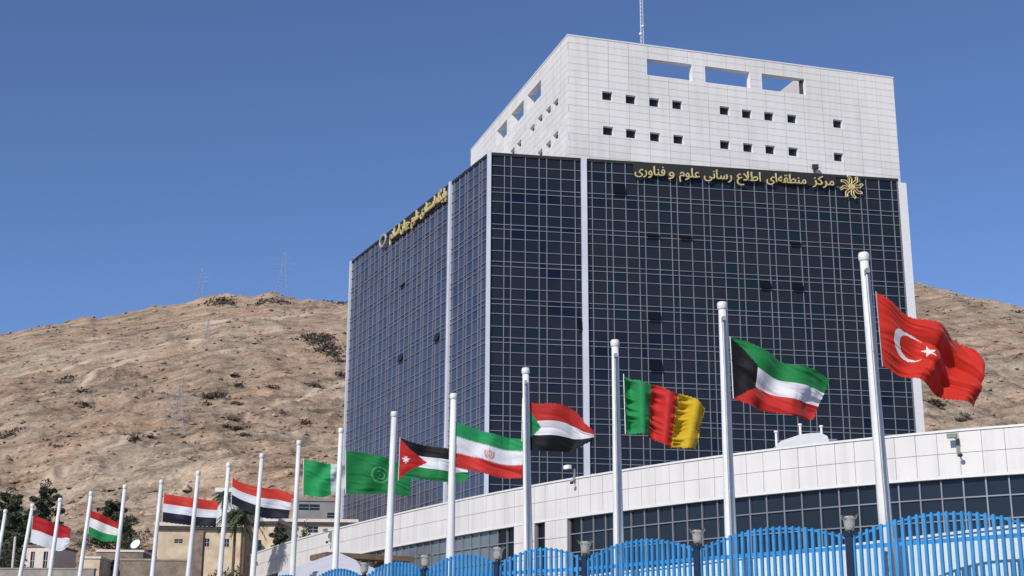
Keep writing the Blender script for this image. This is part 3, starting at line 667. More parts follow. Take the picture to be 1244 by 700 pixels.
LW = [(675, 126), (666, 135), (656, 145), (646.5, 157), (630.5, 176), (622.5, 185), (675, 166), (666, 177), (656, 187)]
lwins = []
for (x, y) in LW:
    s, z = BL.sz(x, y); lwins.append((s-.9, s+.9, z-.5, z+.5))
zz1 = [np.mean([w_[2] for w_ in lwins[:6]]), np.mean([w_[2] for w_ in lwins[6:]])]; print('lw z', [round(w_[2], 1) for w_ in lwins], 'front z', [round(w_[2], 1) for w_ in wins][::8])
lb = [rect_px(BL, [(640.5, 118), (657.5, 99), (640.5, 134), (657.5, 118)]), rect_px(BL, [(621, 143), (636.5, 127), (621, 160), (636.5, 146)]), rect_px(BL, [(603.5, 168), (616, 153), (603.5, 184), (616, 171)])]
print('left bigs', lb); lb = [(min(q[0], q[1]), max(q[0], q[1]), zb_, zt_) for q in lb]
def subtract(rects, h):
    out = []
    for (a0, a1, z0, z1) in rects:
        b0, b1, y0, y1 = h
        if b1 <= a0 or b0 >= a1 or y1 <= z0 or y0 >= z1: out.append((a0, a1, z0, z1)); continue
        if b0 > a0: out.append((a0, b0, z0, z1))
        if b1 < a1: out.append((b1, a1, z0, z1))
        m0, m1 = max(a0, b0), min(a1, b1)
        if y0 > z0: out.append((m0, m1, z0, y0))
        if y1 < z1: out.append((m0, m1, y1, z1))
    return [r for r in out if r[1]-r[0] > .02 and r[3]-r[2] > .02]
block = empty('upper_block'); block.parent = tower; block.matrix_local = TI
ZBB = ZT-1.0; ncl = 0
def clad_face(face, holes, pw, ph, mt, first_limit, thick=.55, a_lo=0.0):
    global ncl
    backr = [(a_lo, face.L, ZBB, ZBT-.12)]
    for h in holes: backr = subtract(backr, h)
    b = MB()
    for (a0, a1, z0, z1) in backr: face.slab(b, a0, a1, z0, z1, -thick, -.05)
    b.build('backing_wall', M['joint'], block)
    rest = MB(); nz = int(round((ZBT-ZT+.6)/ph)); na = int(round(face.L/pw)); dz = (ZBT-ZT+.6)/nz; da = face.L/na
    for j in range(nz):
        for i_ in range(na):
            z1 = ZBT-j*dz; cell = [(i_*da+.022, (i_+1)*da-.022, z1-dz+.016, z1-.016)]
            for h in holes: cell = subtract(cell, h)
            if not cell: continue
            b = MB() if ncl < first_limit else rest; of = random.uniform(-.006, .006)
            for (a0, a1, z0, z1b) in cell: face.slab(b, max(a0, 0), a1, z0, z1b, -.05, of)
            if b is not rest: b.build('cladding_panel', mt, block); ncl += 1
    if rest.v: tag(rest.build('cladding_panels', mt, block), kind='stuff')
clad_face(BF, wins+bigs, 2.35, .82, M['clad'], 220)
clad_face(BL, lwins+lb, 2.35, .82, M['clad'], 300)
def window(face, w_, depth=.52):
    a0, a1, z0, z1 = w_; b = MB()
    t = .05
    face.slab(b, a0-.001, a0+t, z0, z1, -depth, .004); face.slab(b, a1-t, a1+.001, z0, z1, -depth, .004)
    face.slab(b, a0+t, a1-t, z0-.001, z0+t, -depth, .004); face.slab(b, a0+t, a1-t, z1-t, z1+.001, -depth, .004)
    f = b.build('window', M['reveal'], block)
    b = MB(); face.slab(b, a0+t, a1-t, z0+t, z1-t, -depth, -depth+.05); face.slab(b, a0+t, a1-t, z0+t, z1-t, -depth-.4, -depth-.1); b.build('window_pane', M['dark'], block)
for w_ in wins: window(BF, w_)
for w_ in lwins: window(BL, w_, .5)
for (fc, lst) in ((BF, bigs), (BL, lb)):
    for (a0, a1, z0, z1) in lst:
        b = MB(); t = .06
        fc.slab(b, a0-.001, a0+t, z0, z1, -.85, .006); fc.slab(b, a1-t, a1+.001, z0, z1, -.85, .006)
        fc.slab(b, a0+t, a1-t, z0-.001, z0+t, -.85, .006); fc.slab(b, a0+t, a1-t, z1-t, z1+.001, -.85, .006); b.build('opening_frame', M['reveal'], block)
# coping of the block, corner return, far walls and inner roof
for fc in (BF, BL):
    b = MB(); fc.slab(b, -.03, fc.L+.03, ZBT-.02 if fc is BF else ZBT-.024, ZBT+.14, -.6, .05 if fc is BF else .046); b.build('coping', M['coping'], block)
bkn = BL.d*BL.L
c0, c1 = BF.w(BF.L-.02, 0, -.0), BF.w(BF.L-.02, 0, 0)+bkn; c2 = BF.P+bkn
b = MB()
b.hexa([tuple(v+Vector((0, 0, z_))) for z_ in (ZBB, ZBT) for v in (c0+BF.n*-.6, c0+BF.n*-.02, c1, c1-BF.d*.5)][0:4] + [tuple(v+Vector((0, 0, ZBT))) for v in (c0+BF.n*-.6, c0+BF.n*-.02, c1, c1-BF.d*.5)])
b.build('side_wall', M['clad'], block)
b = MB(); lowr = zb_-1.0
b.quad(*[tuple(v+Vector((0, 0, lowr))) for v in (BF.w(.6, 0, -.6), BF.w(BF.L-.5, 0, -.6), c1-BF.d*.5, BL.w(BL.L, 0, -.6))]); b.build('inner_roof', M['greyhouse'], block)
# sloping stair screen behind the third opening and dark return
a0, a1, z0, z1 = bigs[2]
b = MB(); pA = []; pB = []
for (x, y) in ((944, 114), (986, 122), (986, 92), (974, 90)):
    sA, zA = BF.sz(x, y, -4.0); pA.append(BF.w(sA, zA, -4.0)); pB.append(BF.w(sA, zA, -4.6))
b.hexa([tuple(v) for v in pB+pA]); b.build('stair_screen', M['clad'], block)
b = MB(); BF.slab(b, a1-.42, a1-.08, z0+.15, z1-.1, -.8, -.45); b.build('screen_gap', M['eave'], block)
# ------------------------------------------------------------------ mast
mb_ = at(780, 55, HB+1); mb_ = BF.w(BF.sz(780, 60, -6)[0], 0, -6)
mast = empty('antenna_mast', 'slender white lattice antenna mast on the roof of the tower', 'mast', (mb_.x, mb_.y, lowr))
b = MB(); hh = 17.0
for q in range(3):
    a_ = q*2*PI/3; b.bar((.22*math.cos(a_), .22*math.sin(a_), 0), (.18*math.cos(a_), .18*math.sin(a_), hh), .035, n=5)
b.build('lattice_leg', M['coping'], mast)
b = MB(); z = 0; k = 0
while z < hh-.5:
    for q in range(3):
        a_ = q*2*PI/3; c_ = a_+2*PI/3; b.bar((.21*math.cos(a_), .21*math.sin(a_), z), (.21*math.cos(c_), .21*math.sin(c_), z+.5), .018, n=4, cap=False)
    z += .5
b.build('lattice_brace', M['coping'], mast)
for z_ in (9.2, 10.2):
    b = MB(); b.lathe((.12*(1 if z_ > 9.5 else -1), 0, z_), [(.05, -.2), (.2, -.1), (.2, .1), (.05, .2)], 10); b.build('beacon', M['reveal'], mast, True)
# ------------------------------------------------------------------ gold lettering
AR = {'ا': ('ا', 'ﺎ', None, None), 'پ': ('پ', 'ﭗ', 'ﭘ', 'ﭙ'), 'ت': ('ت', 'ﺖ', 'ﺗ', 'ﺘ'), 'ج': ('ج', 'ﺞ', 'ﺟ', 'ﺠ'), 'د': ('د', 'ﺪ', None, None), 'ر': ('ر', 'ﺮ', None, None), 'ز': ('ز', 'ﺰ', None, None), 'س': ('س', 'ﺲ', 'ﺳ', 'ﺴ'), 'ط': ('ط', 'ﻂ', 'ﻃ', 'ﻄ'), 'ع': ('ع', 'ﻊ', 'ﻋ', 'ﻌ'), 'ف': ('ف', 'ﻒ', 'ﻓ', 'ﻔ'), 'ق': ('ق', 'ﻖ', 'ﻗ', 'ﻘ'), 'ک': ('ک', 'ﮏ', 'ﮐ', 'ﮑ'), 'گ': ('گ', 'ﮓ', 'ﮔ', 'ﮕ'), 'ل': ('ل', 'ﻞ', 'ﻟ', 'ﻠ'), 'م': ('م', 'ﻢ', 'ﻣ', 'ﻤ'), 'ن': ('ن', 'ﻦ', 'ﻧ', 'ﻨ'), 'ه': ('ه', 'ﻪ', 'ﻫ', 'ﻬ'), 'و': ('و', 'ﻮ', None, None), 'ی': ('ی', 'ﯽ', 'ﯾ', 'ﯿ'), 'لا': ('ﻻ', 'ﻼ', None, None)}
def shape(w_):
    t = []; k = 0
    while k < len(w_):
        if w_[k:k+2] == 'لا': t.append('لا'); k += 2
        else: t.append(w_[k]); k += 1
    out = []; prev = False
    for k, ch in enumerate(t):
        if ch == '\u200c': prev = False; continue
        f = AR[ch]; nxt = k+1 < len(t) and t[k+1] in AR; cn = f[2] is not None and nxt
        out.append(f[3] if prev and cn else f[1] if prev else f[2] if cn else f[0]); prev = cn
    return ''.join(reversed(out))
def word(text, face, px0, px1, row0, row1, root, off, hgt):
    """one gold word between two picture columns on a facade"""
    c = bpy.data.curves.new('word', 'FONT'); c.body = shape(text); c.size = 1; c.extrude = .05; c.bevel_depth = .006; c.bevel_resolution = 0; c.resolution_u = 2
    o = bpy.data.objects.new('word', c); COL.objects.link(o); bpy.context.view_layer.update()
    me_ = bpy.data.meshes.new_from_object(o.evaluated_get(bpy.context.evaluated_depsgraph_get())); bpy.data.objects.remove(o); bpy.data.curves.remove(c)
    co = np.empty(len(me_.vertices)*3); me_.vertices.foreach_get('co', co); co = co.reshape(-1, 3)
    x0, x1 = co[:, 0].min(), co[:, 0].max(); sA, zA = face.sz(px0, row0, off); sB, zB = face.sz(px1, row1, off)
    flip = 1 if sB > sA else -1; W_ = abs(sB-sA)
    new = np.empty_like(co); sx = W_/(x1-x0)
    for k in range(len(co)):
        P = face.w(sA + flip*(co[k, 0]-x0)*sx, (zA+zB)/2 + (co[k, 1]-.28)*hgt, off + co[k, 2]*2)
        new[k] = (P-root.location)[:]
    me_.vertices.foreach_set('co', new.ravel()); me_.materials.clear(); me_.materials.append(M['gold']); me_.update()
    o = bpy.data.objects.new('word', me_); COL.objects.link(o); o.parent = root; return o
sg = empty('rooftop_sign', 'long gold Persian lettering sign with star emblem under the white block', 'sign', tuple(FR.w(25, ZT-1.6, .3)))
zc = [ZT-1.0]
for (t, x0, x1) in [('مرکز', 987, 1013), ('منطقه\u200cای', 931, 979), ('اطلاع', 895, 924), ('رسانی', 855, 889), ('علوم', 825, 850), ('و', 812, 819), ('فناوری', 771, 808)]:
    xm = (x0+x1)/2; y = 207.5+(xm-771)*.058; word(t, FR, x0, x1, y, y, sg, .34, 1.5)
b = MB(); a0, _ = FR.sz(769, 208); a1, _ = FR.sz(1015, 220)
FR.slab(b, a0, a1, ZT-1.25, ZT-.07, .06, .10); o = b.build('letter_shadow_strip', M['shadowback'], sg); o.matrix_local = Matrix.Translation(sg.location).inverted()  # dark strip stands in for the shadow the letters cast
# star emblem: eight bent petals
ec_s, ec_z = FR.sz(1033, 228.5); b = MB()
def fp(r, a, o): return FR.w(ec_s+r*math.cos(a), ec_z+r*math.sin(a), o) - sg.location
for q in range(8):
    a_ = q*PI/4+.2
    pts = [(.35, a_-.22), (.95, a_-.30), (1.42, a_+.02), (1.28, a_+.16), (.98, a_+.02), (.5, a_+.28)]
    for (k1, k2) in ((0, 1), (1, 2), (2, 3), (3, 4), (4, 5)):
        p, q_ = fp(*pts[k1], .38), fp(*pts[k2], .38); b.bar(p, q_, .075, .06, n=6)
b.build('emblem_petals', M['gold'], sg)
b = MB()
for k in range(16):
    b.bar(fp(.30, k*PI/8, .40), fp(.30, (k+1)*PI/8, .40), .10, n=6)
b.bar(fp(0, 0, .3), fp(0, 0, .5), .2, n=10); b.build('emblem_centre', M['gold'], sg)
sg2 = empty('side_sign', 'gold Persian lettering along the top of the narrow left facade', 'sign', tuple(FLf.w(20, ZT-1, .3)))
for (t, x0, x1) in [('پایگاه', 530, 542.5), ('استنادی', 511, 528.5), ('علوم', 500, 509.5), ('جهان', 487, 498), ('اسلام', 474, 485.5)]:
    y0 = 229+(545-x0)*.778+3.5; y1 = 229+(545-x1)*.778+3.5
    word(t, FLf, x0, x1, y0, y1, sg2, .34, 1.75)
b = MB(); a0, _ = FLf.sz(542, 240); a1, _ = FLf.sz(474, 290); FLf.slab(b, a0, a1, ZT-1.7, ZT-.07, .06, .1); o = b.build('letter_shadow_strip', M['shadowback'], sg2); o.matrix_local = Matrix.Translation(sg2.location).inverted()  # same dark strip as painted letter shadow on the side facade
es, ez = FLf.sz(468.5, 293); b = MB()
for k in range(14):
    f_ = lambda a_: FLf.w(es+1.1*math.cos(a_), ez+.75*math.sin(a_), .35)-sg2.location
    b.bar(f_(k*2*PI/14), f_((k+1)*2*PI/14), .17, n=6)
b.build('emblem_ring', M['lampglass'], sg2)
# floodlight at the foot of the block
s_, z_ = BF.sz(988, 206); b = MB(); P = BF.w(s_, z_, .5)
fl = empty('floodlight', 'small black floodlight on the white block just above the gold lettering', 'floodlight', tuple(P))
b.box(-.35, .35, -.2, .2, -.1, .4); b.build('housing', M['black'], fl); b = MB(); b.bar((0, 0, -.1), (0, .6, -.7), .05); b.build('bracket', M['black'], fl)
# ------------------------------------------------------------------ low curved building
HL = 14.0; ZL = CAMZ+HL
cpx = [(1244, 517), (1120, 527.5), (1000, 540), (887, 553), (751, 575), (665, 587.5), (586, 600), (490, 623), (430, 640.5), (364, 655), (331, 664), (290, 682)]
cpt = [at(x, y, HL) for x, y in cpx]
# smooth plan curve: least-squares cubic in arc parameter
par = [0]
for a, b in zip(cpt, cpt[1:]): par.append(par[-1]+(b-a).length)
par = np.array(par); cxp = np.polyfit(par, [p.x for p in cpt], 4); cyp = np.polyfit(par, [p.y for p in cpt], 4)
def curve(s):
    if s < 0:
        d0 = Vector((np.polyval(np.polyder(cxp), 0), np.polyval(np.polyder(cyp), 0), 0)).normalized(); return Vector((np.polyval(cxp, 0), np.polyval(cyp, 0), 0)) + d0*s
    if s > par[-1]:
        e = par[-1]; d0 = Vector((np.polyval(np.polyder(cxp), e), np.polyval(np.polyder(cyp), e), 0)).normalized(); return Vector((np.polyval(cxp, e), np.polyval(cyp, e), 0)) + d0*(s-e)
    return Vector((np.polyval(cxp, s), np.polyval(cyp, s), 0))
PWID = 1.16; NP = int((par[-1]+14+10)/PWID); S = [-14+k*PWID for k in range(NP+1)]; CV = [curve(s) for s in S]
print('low building', [tuple(round(q, 1) for q in p[:2]) for p in cpt], NP, par[-1])
low = empty('curved_annex', 'low curved building with a white stone band over dark glazing', 'building', (CV[20].x, CV[20].y, TERR))
LI = Matrix.Translation(low.location).inverted()
def nrm(k):
    a, b = CV[max(0, k-1)], CV[min(NP, k+1)]; t = (b-a).normalized(); n = Vector((t.y, -t.x, 0)); return n if n.dot(-(CV[k])) > 0 else -n
NRM = [nrm(k) for k in range(NP+1)]
if NRM[30].dot(-CV[30]) < 0: NRM = [-n for n in NRM]
def cslab(mb, k0, k1, z0, z1, o0, o1, g0=0, g1=0):
    a, b = CV[k0], CV[k1]; t = (b-a).normalized()
    a_ = a+t*g0; b_ = b-t*g1; na, nb2 = NRM[k0], NRM[k1]
    pts = [(a_+na*o1), (b_+nb2*o1), (b_+nb2*o0), (a_+na*o0)]
    mb.hexa([tuple(p+Vector((0, 0, z))-low.location) for z in (z0, z1) for p in pts])
BB = ZL-2.40
b = MB()
for k in range(NP): cslab(b, k, k+1, BB, ZL-.06, -.4, -.05)
b.build('band_backing', M['lowjoint'], low)
for k in range(NP):
    for (z0, z1) in ((ZL-1.17, ZL-.05), (BB+.03, ZL-1.2)):
        b = MB(); of = random.uniform(-.006, .006); cslab(b, k, k+1, z0, z1, -.05, of, .014, .014); b.build('cladding_panel', M['lowclad'], low)
b = MB()
for k in range(NP): cslab(b, k, k+1, ZL-.03, ZL+.09, -.5, .06)
b.build('coping', M['coping'], low)
b = MB()
for k in range(NP): cslab(b, k, k+1, BB-.13, BB+.02, -.3, .035)
b.build('drip_edge', M['coping'], low)
# column index of a picture column
def kof(px):
    best = None
    for k in range(NP):
        P = (CV[k]+CV[k+1])/2 + Vector((0, 0, BB-1)); v = P-CP; x = PW/2 + FPX*v.dot(R_)/v.dot(F_)
        if best is None or abs(x-px) < best[0]: best = (abs(x-px), k)
    return best[1]
kA, kB, kC, kD = kof(682), kof(664), kof(650), kof(634); kE = kof(700)
print('cols', kA, kB, kC, kD)
zr_ = [BB-.13, BB-1.15, BB-2.35, BB-3.55, BB-4.75]
pil = set(range(kA, kB+1)) | set(range(kC+1, kD+1))
restg = MB(); 
for k in range(NP):
    if k in pil: continue
    gm = M['glassLow'] if k < kE else M['glassBlack'] if k <= kC else M['glassPale'] if k > kD+2 else M['glassBlack']
    for j in range(4):
        b = MB(); rr2 = random.uniform(-.004, .004); cslab(b, k, k+1, zr_[j+1], zr_[j], -.36+rr2, -.32+rr2, .03, .03)
        if j < 3: b.build('glass_pane', gm, low)
        else:
            q = len(restg.v); restg.v += b.v; restg.f += [tuple(x+q for x in f) for f in b.f]; restg.mi += b.mi
    b = MB(); cslab(b, k, k+1, TERR, zr_[4], -.36, -.32, .03, .03); q = len(restg.v); restg.v += b.v; restg.f += [tuple(x+q for x in f) for f in b.f]; restg.mi += b.mi
tag(restg.build('glass_panes', M['glassLow'], low), kind='stuff')
b = MB()
for k in range(NP): cslab(b, k, k+1, TERR, BB-.2, -.9, -.6)
b.build('inner_wall', M['back'], low)
for k in range(NP+1):
    if k in pil and k-1 in pil: continue
    P = CV[k]-low.location; n_k = NRM[k]; t_k = Vector((-n_k.y, n_k.x, 0)); b = MB()
    pts = [P+t_k*.04+n_k*-.20, P-t_k*.04+n_k*-.20, P-t_k*.04+n_k*-.40, P+t_k*.04+n_k*-.40]
    b.hexa([(p.x, p.y, z-low.location.z) for z in (TERR, BB-.132) for p in pts]); b.build('mullion', M['mullion'], low)
for z_ in zr_[1:]:
    b = MB()
    for k in range(NP):
        if k not in pil: cslab(b, k, k+1, z_-.035, z_+.035, -.38, -.21)
        elif b.v: b.build('transom', M['mullion'], low); b = MB()
    b.build('transom', M['mullion'], low)
for (k0, k1) in ((kA, kB+1), (kC+1, kD+1)):
    b = MB()
    for k in range(k0, k1): cslab(b, k, k+1, TERR, BB-.135, -.6, -.01)
    root = b.build('pilaster', M['lowjoint'], low)
    z = BB-.14
    while z > CAMZ+6:
        for k in range(k0, k1):
            b = MB(); cslab(b, k, k+1, z-1.17, z-.015, -.01, .03, .014, .014); b.build('pilaster_panel', M['lowclad'], root)
        z -= 1.19
    root.matrix_local = Matrix.Identity(4)
# roof and rear
b = MB(); rf = [CV[k]+NRM[k]*-.4 for k in range(NP+1)]; rb_ = [Vector((p.x+34, p.y+34, 0)) if p.x < 20 else Vector((p.x+8, p.y+60, 0)) for p in rf]
for k in range(NP):
    b.quad(*[tuple(Vector((p.x, p.y, ZL-.35))-low.location) for p in (rf[k], rf[k+1], rb_[k+1], rb_[k])])
b.build('roof', M['greyhouse'], low)
# skylight on the roof
def on_roof(px, py, zz): return at(px, py, zz-CAMZ)
sk0 = at(985, 541, HL+.1); sk0 = Vector((sk0.x, sk0.y+3.0, ZL-.34))
skr = empty('roof_skylight', 'low white humped skylight on the annex roof with three short vent pipes', 'skylight', tuple(sk0))
b = MB(); NN = 14; Wd = 3.0
pr = [(-1.62, .0), (-1.60, .75), (-1.3, 1.05), (-.7, 1.25), (-.1, 1.45), (.5, 1.52), (1.05, 1.55), (1.45, 1.35), (1.6, .8), (1.62, 0)]
k = 0
for (x, z_) in pr: b.v += [(x, -.9, z_), (x, 1.4, z_)]
for q in range(len(pr)-1): b.f.append((q*2, q*2+1, q*2+3, q*2+2)); b.mi.append(0)
b.f.append(tuple(range(0, len(pr)*2, 2))[::-1]); b.f.append(tuple(range(1, len(pr)*2, 2))); b.mi += [0, 0]
b.build('hood', M['coping'], skr)
for (x, z0, z1) in ((-1.5, .6, 1.62), (-.05, 1.4, 2.05), (1.2, 1.4, 1.95)):
    b = MB(); b.bar((x, -.5, z0), (x, -.5, z1), .07, n=8); b.bar((x, -.5, z1), (x, -.5, z1+.1), .12, n=8); b.build('vent_pipe', M['reveal'], skr)
b = MB(); b.box(1.3, 2.1, -.5, .2, .9, 1.25); b.build('side_duct', M['steel'], skr)
# cameras on the band
for (px, py, lab) in ((698, 578, 'small white security camera on a bracket on the white band beside the tower fin'), (1164, 543, 'grey security camera on a double bracket at the right end of the white band'), (402, 652, 'thin dark camera bracket on the far left of the white band')):
    k = kof(px); n_k = NRM[k]; d = ray(px, py); Pn = CV[k]+n_k*.05; t = (Pn-CP).dot(n_k)/d.dot(n_k); P = CP+d*t
    root = empty('security_camera', lab, 'camera', tuple(P), 'security cameras on the band'); root.rotation_euler = (0, 0, math.atan2(n_k.y, n_k.x)+PI/2)
    b = MB(); b.box(-.09, .09, -.06, .02, -.45, .45); b.build('bracket', M['camgrey'], root)
    b = MB(); b.bar((0, -.02, .35), (-.1, -.45, .5), .035); b.bar((0, -.02, -.3), (.15, -.4, -.45), .035); b.build('arm', M['camgrey'], root)
    b = MB(); b.box(-.42, .10, -.6, -.35, .42, .66); b.build('housing', M['reveal'] if px == 698 else M['camgrey'], root)
    b = MB(); b.lathe((.18, -.42, -.62), [(.04, 0), (.12, .04), (.12, .16), (.05, .2)], 10); b.build('dome', M['black'], root, True)
# tent and canopy in front of the annex
P = at(411, 671, 6.0+1.2); tn = empty('tent', 'white pointed tent roof rising behind the fence at the annex foot', 'tent', (P.x, P.y, TERR))
b = MB(); h1 = P.z-TERR; b.v = [(0, 0, h1)] + [(2.6*x, 2.6*y, h1-1.25) for x, y in ((-1, -1), (1, -1), (1, 1), (-1, 1))] + [(2.6*x, 2.6*y, h1-1.6) for x, y in ((-1, -1), (1, -1), (1, 1), (-1, 1))]
b.f = [(0, 1, 2), (0, 2, 3), (0, 3, 4), (0, 4, 1)] + [(1+q, 5+q, 5+(q+1) % 4, 1+(q+1) % 4) for q in range(4)]; b.mi = [0]*8; b.build('canopy', M['tent'], tn)
for x, y in ((-1, -1), (1, -1), (1, 1), (-1, 1)):
    b = MB(); b.bar((2.55*x, 2.55*y, 0), (2.55*x, 2.55*y, h1-1.3), .05); b.build('leg', M['pole'], tn)
P = at(433, 669, 7.6); cn = empty('timber_canopy', 'brown timber canopy roof between the white tent and the annex', 'canopy', (P.x, P.y+3, TERR))
b = MB(); h1 = P.z-TERR; b.box(-2.6, 2.6, -1.2, 1.2, h1-.28, h1, Matrix.Rotation(.5, 4, 'Z')); b.build('roof', M['timber'], cn)
b = MB()
for q in range(6): b.box(-2.4+q*.9, -2.3+q*.9, -1.15, 1.15, h1-.5, h1-.28, Matrix.Rotation(.5, 4, 'Z'))
b.build('rafter', M['timber'], cn)
for x in (-2.2, 2.2):
    b = MB(); b.bar((x*.88-.3, x*.48, 0), (x*.88-.3, x*.48, h1-.3), .09); b.build('post', M['timber'], cn)
# ------------------------------------------------------------------ houses at the foot of the hill
def house(name, label, px0, px1, ytop, r, depth, wm, yaw=0, roof=None, wins=(), cat='house', rh=.35, over=.4, ybot=None):
    pm = by_r((px0+px1)/2, r, ytop); zt = z_at((px0+px1)/2, ytop, r); wd = (px1-px0)/FPX*r*1.03
    zb = min(pm.z, terrz(pm.x, pm.y+depth), terrz(pm.x-wd/2, pm.y), terrz(pm.x+wd/2, pm.y)) - 1.5
    root = empty(name, label, cat, (pm.x, pm.y, zb)); root.rotation_euler = (0, 0, yaw); H = zt-zb
    wl = MB(); x0 = -wd/2; holes = [(x0+a*wd, x0+b_*wd, H-c_, H-d_) for (a, b_, c_, d_) in wins]
    rects = [(x0, wd/2, 0, H-rh)]
    for h in holes: rects = subtract(rects, h)
    for (a, b_, c_, d_) in rects: wl.box(a, b_, 0, .25, c_, d_)
    wl.box(x0, x0+.25, .25, depth, 0, H-rh); wl.box(wd/2-.25, wd/2, .25, depth, 0, H-rh); wl.box(x0+.25, wd/2-.25, depth-.25, depth, 0, H-rh)
    wl.build('wall', wm, root)
    b = MB(); b.box(x0-over, wd/2+over, -over, depth+over, H-rh+.002, H); rf_ = b.build('roof', roof or M['roofpale'], root)
    if over > .2:
        b = MB(); b.box(x0-over+.08, wd/2+over-.08, -over+.08, -.003, H-rh-.28, H-rh); b.build('eave', M['eave'], root)
    for (a, b_, c_, d_) in holes:
        m_ = MB(); m_.box(a, b_, .14, .2, c_, d_); f_ = m_.build('window', M['dark'], root)
        m_ = MB(); m_.box((a+b_)/2-.03, (a+b_)/2+.03, .08, .138, c_, d_); m_.box(a, b_, .085, .136, (c_+d_)/2-.03, (c_+d_)/2+.03); m_.build('window_bar', M['steel'], f_)
    return root
house('villa', 'beige flat roofed villa with pale roof slab, below the smaller striped flag', 197, 290, 636, 150, 9, M['beige'], .12, wins=[(.20, .30, 2.0, 1.6), (.56, .62, 2.3, 1.5), (.8, .86, 2.3, 1.5)])
house('beige_house', 'yellow beige house half hidden by palms next to the annex', 283, 334, 630, 152, 8, M['beige'], -.1, wins=[(.55, .7, 3.2, 2.2)])
house('water_tower_house', 'small white block house with slab roof behind the palms', 264, 289, 593, 185, 4, M['whitehouse'], .1, roof=M['whitehouse'], over=.15, rh=.5)
house('grey_house', 'grey house with a dark strip window behind the annex, left of the all green flag', 362, 422, 606, 200, 8, M['greyhouse'], .1, roof=M['greyhouse'], wins=[(.05, .45, 1.6, .8), (.6, .9, 2.6, 1.9)], over=.15)
house('terrace_house', 'long pale terrace house with dark eaves right behind the annex parapet', 352, 430, 631, 165, 8, M['roofpale'], .05, roof=M['roofpale'], wins=[(.3, .45, 1.5, .8)], over=.35)
house('stone_outbuilding', 'brown stone outbuilding with flat top at the hill foot', 121, 172, 668, 135, 6, M['stone'], .05, roof=M['roofpale'], wins=[(.3, .5, 1.8, .9)], over=.1, rh=.2)
house('ruined_cottage', 'small pale cottage with two tall dark windows below the red over white flag', 30, 66, 662, 138, 5, M['roofpale'], -.1, roof=M['stone'], wins=[(.25, .38, 2.2, .6), (.66, .8, 2.2, .6)], over=.12, rh=.2)
house('brick_shed', 'low pale brick shed beside the stone outbuilding', 100, 121, 676, 132, 4, M['beige'], 0, roof=M['roofpale'], over=.1, rh=.2)
house('garden_wall', 'dark brown garden wall at the bottom left under the striped flag', 150, 226, 679, 128, .6, M['stone'], 0, roof=M['plinth'], cat='wall', over=.08, rh=.15)
house('rubble_wall', 'grey rubble wall crossing the bottom left corner', -20, 108, 690, 126, .6, M['plinth'], 0, roof=M['plinth'], cat='wall', over=.05, rh=.12)
house('stone_pier', 'tall brown stone pier against the villa wall', 236, 247, 645, 140, 1.0, M['stone'], 0, roof=M['stone'], cat='pier', over=.05, rh=.1)
# dish and thin post
r_ = 140; P = by_r(165, r_, 665); z_ = z_at(165, 662, r_); ds = empty('satellite_dish', 'white satellite dish on the hill foot beside the stone outbuilding', 'satellite dish', tuple(P))
b = MB(); c_ = Vector((0, 0, z_-P.z)); n = Vector((-.35, -.8, .5)).normalized(); t = n.orthogonal().normalized(); s2 = n.cross(t)
b.v = [tuple(c_)]
for rr3, dd in ((.28, .04), (.5, .13)):
    for q in range(14): a_ = q*2*PI/14; b.v.append(tuple(c_+(t*math.cos(a_)+s2*math.sin(a_))*rr3+n*dd))
b.f = [(0, 1+q, 1+(q+1) % 14) for q in range(14)] + [(1+q, 15+q, 15+(q+1) % 14, 1+(q+1) % 14) for q in range(14)]; b.mi = [0]*28; b.build('bowl', M['reveal'], ds)
b = MB(); b.bar((0, 0, -.5), tuple(c_), .05); b.build('post', M['steel'], ds)
P = by_r(15, 128, 690); z_ = z_at(18, 652, 128); b = MB(); b.bar((0, 0, -1), (0, 0, z_-P.z), .13, .10, n=8); o = b.build('concrete_post', M['roofpale'], loc=P); tag(o, 'thin pale concrete post left of the red over white flag', 'post')
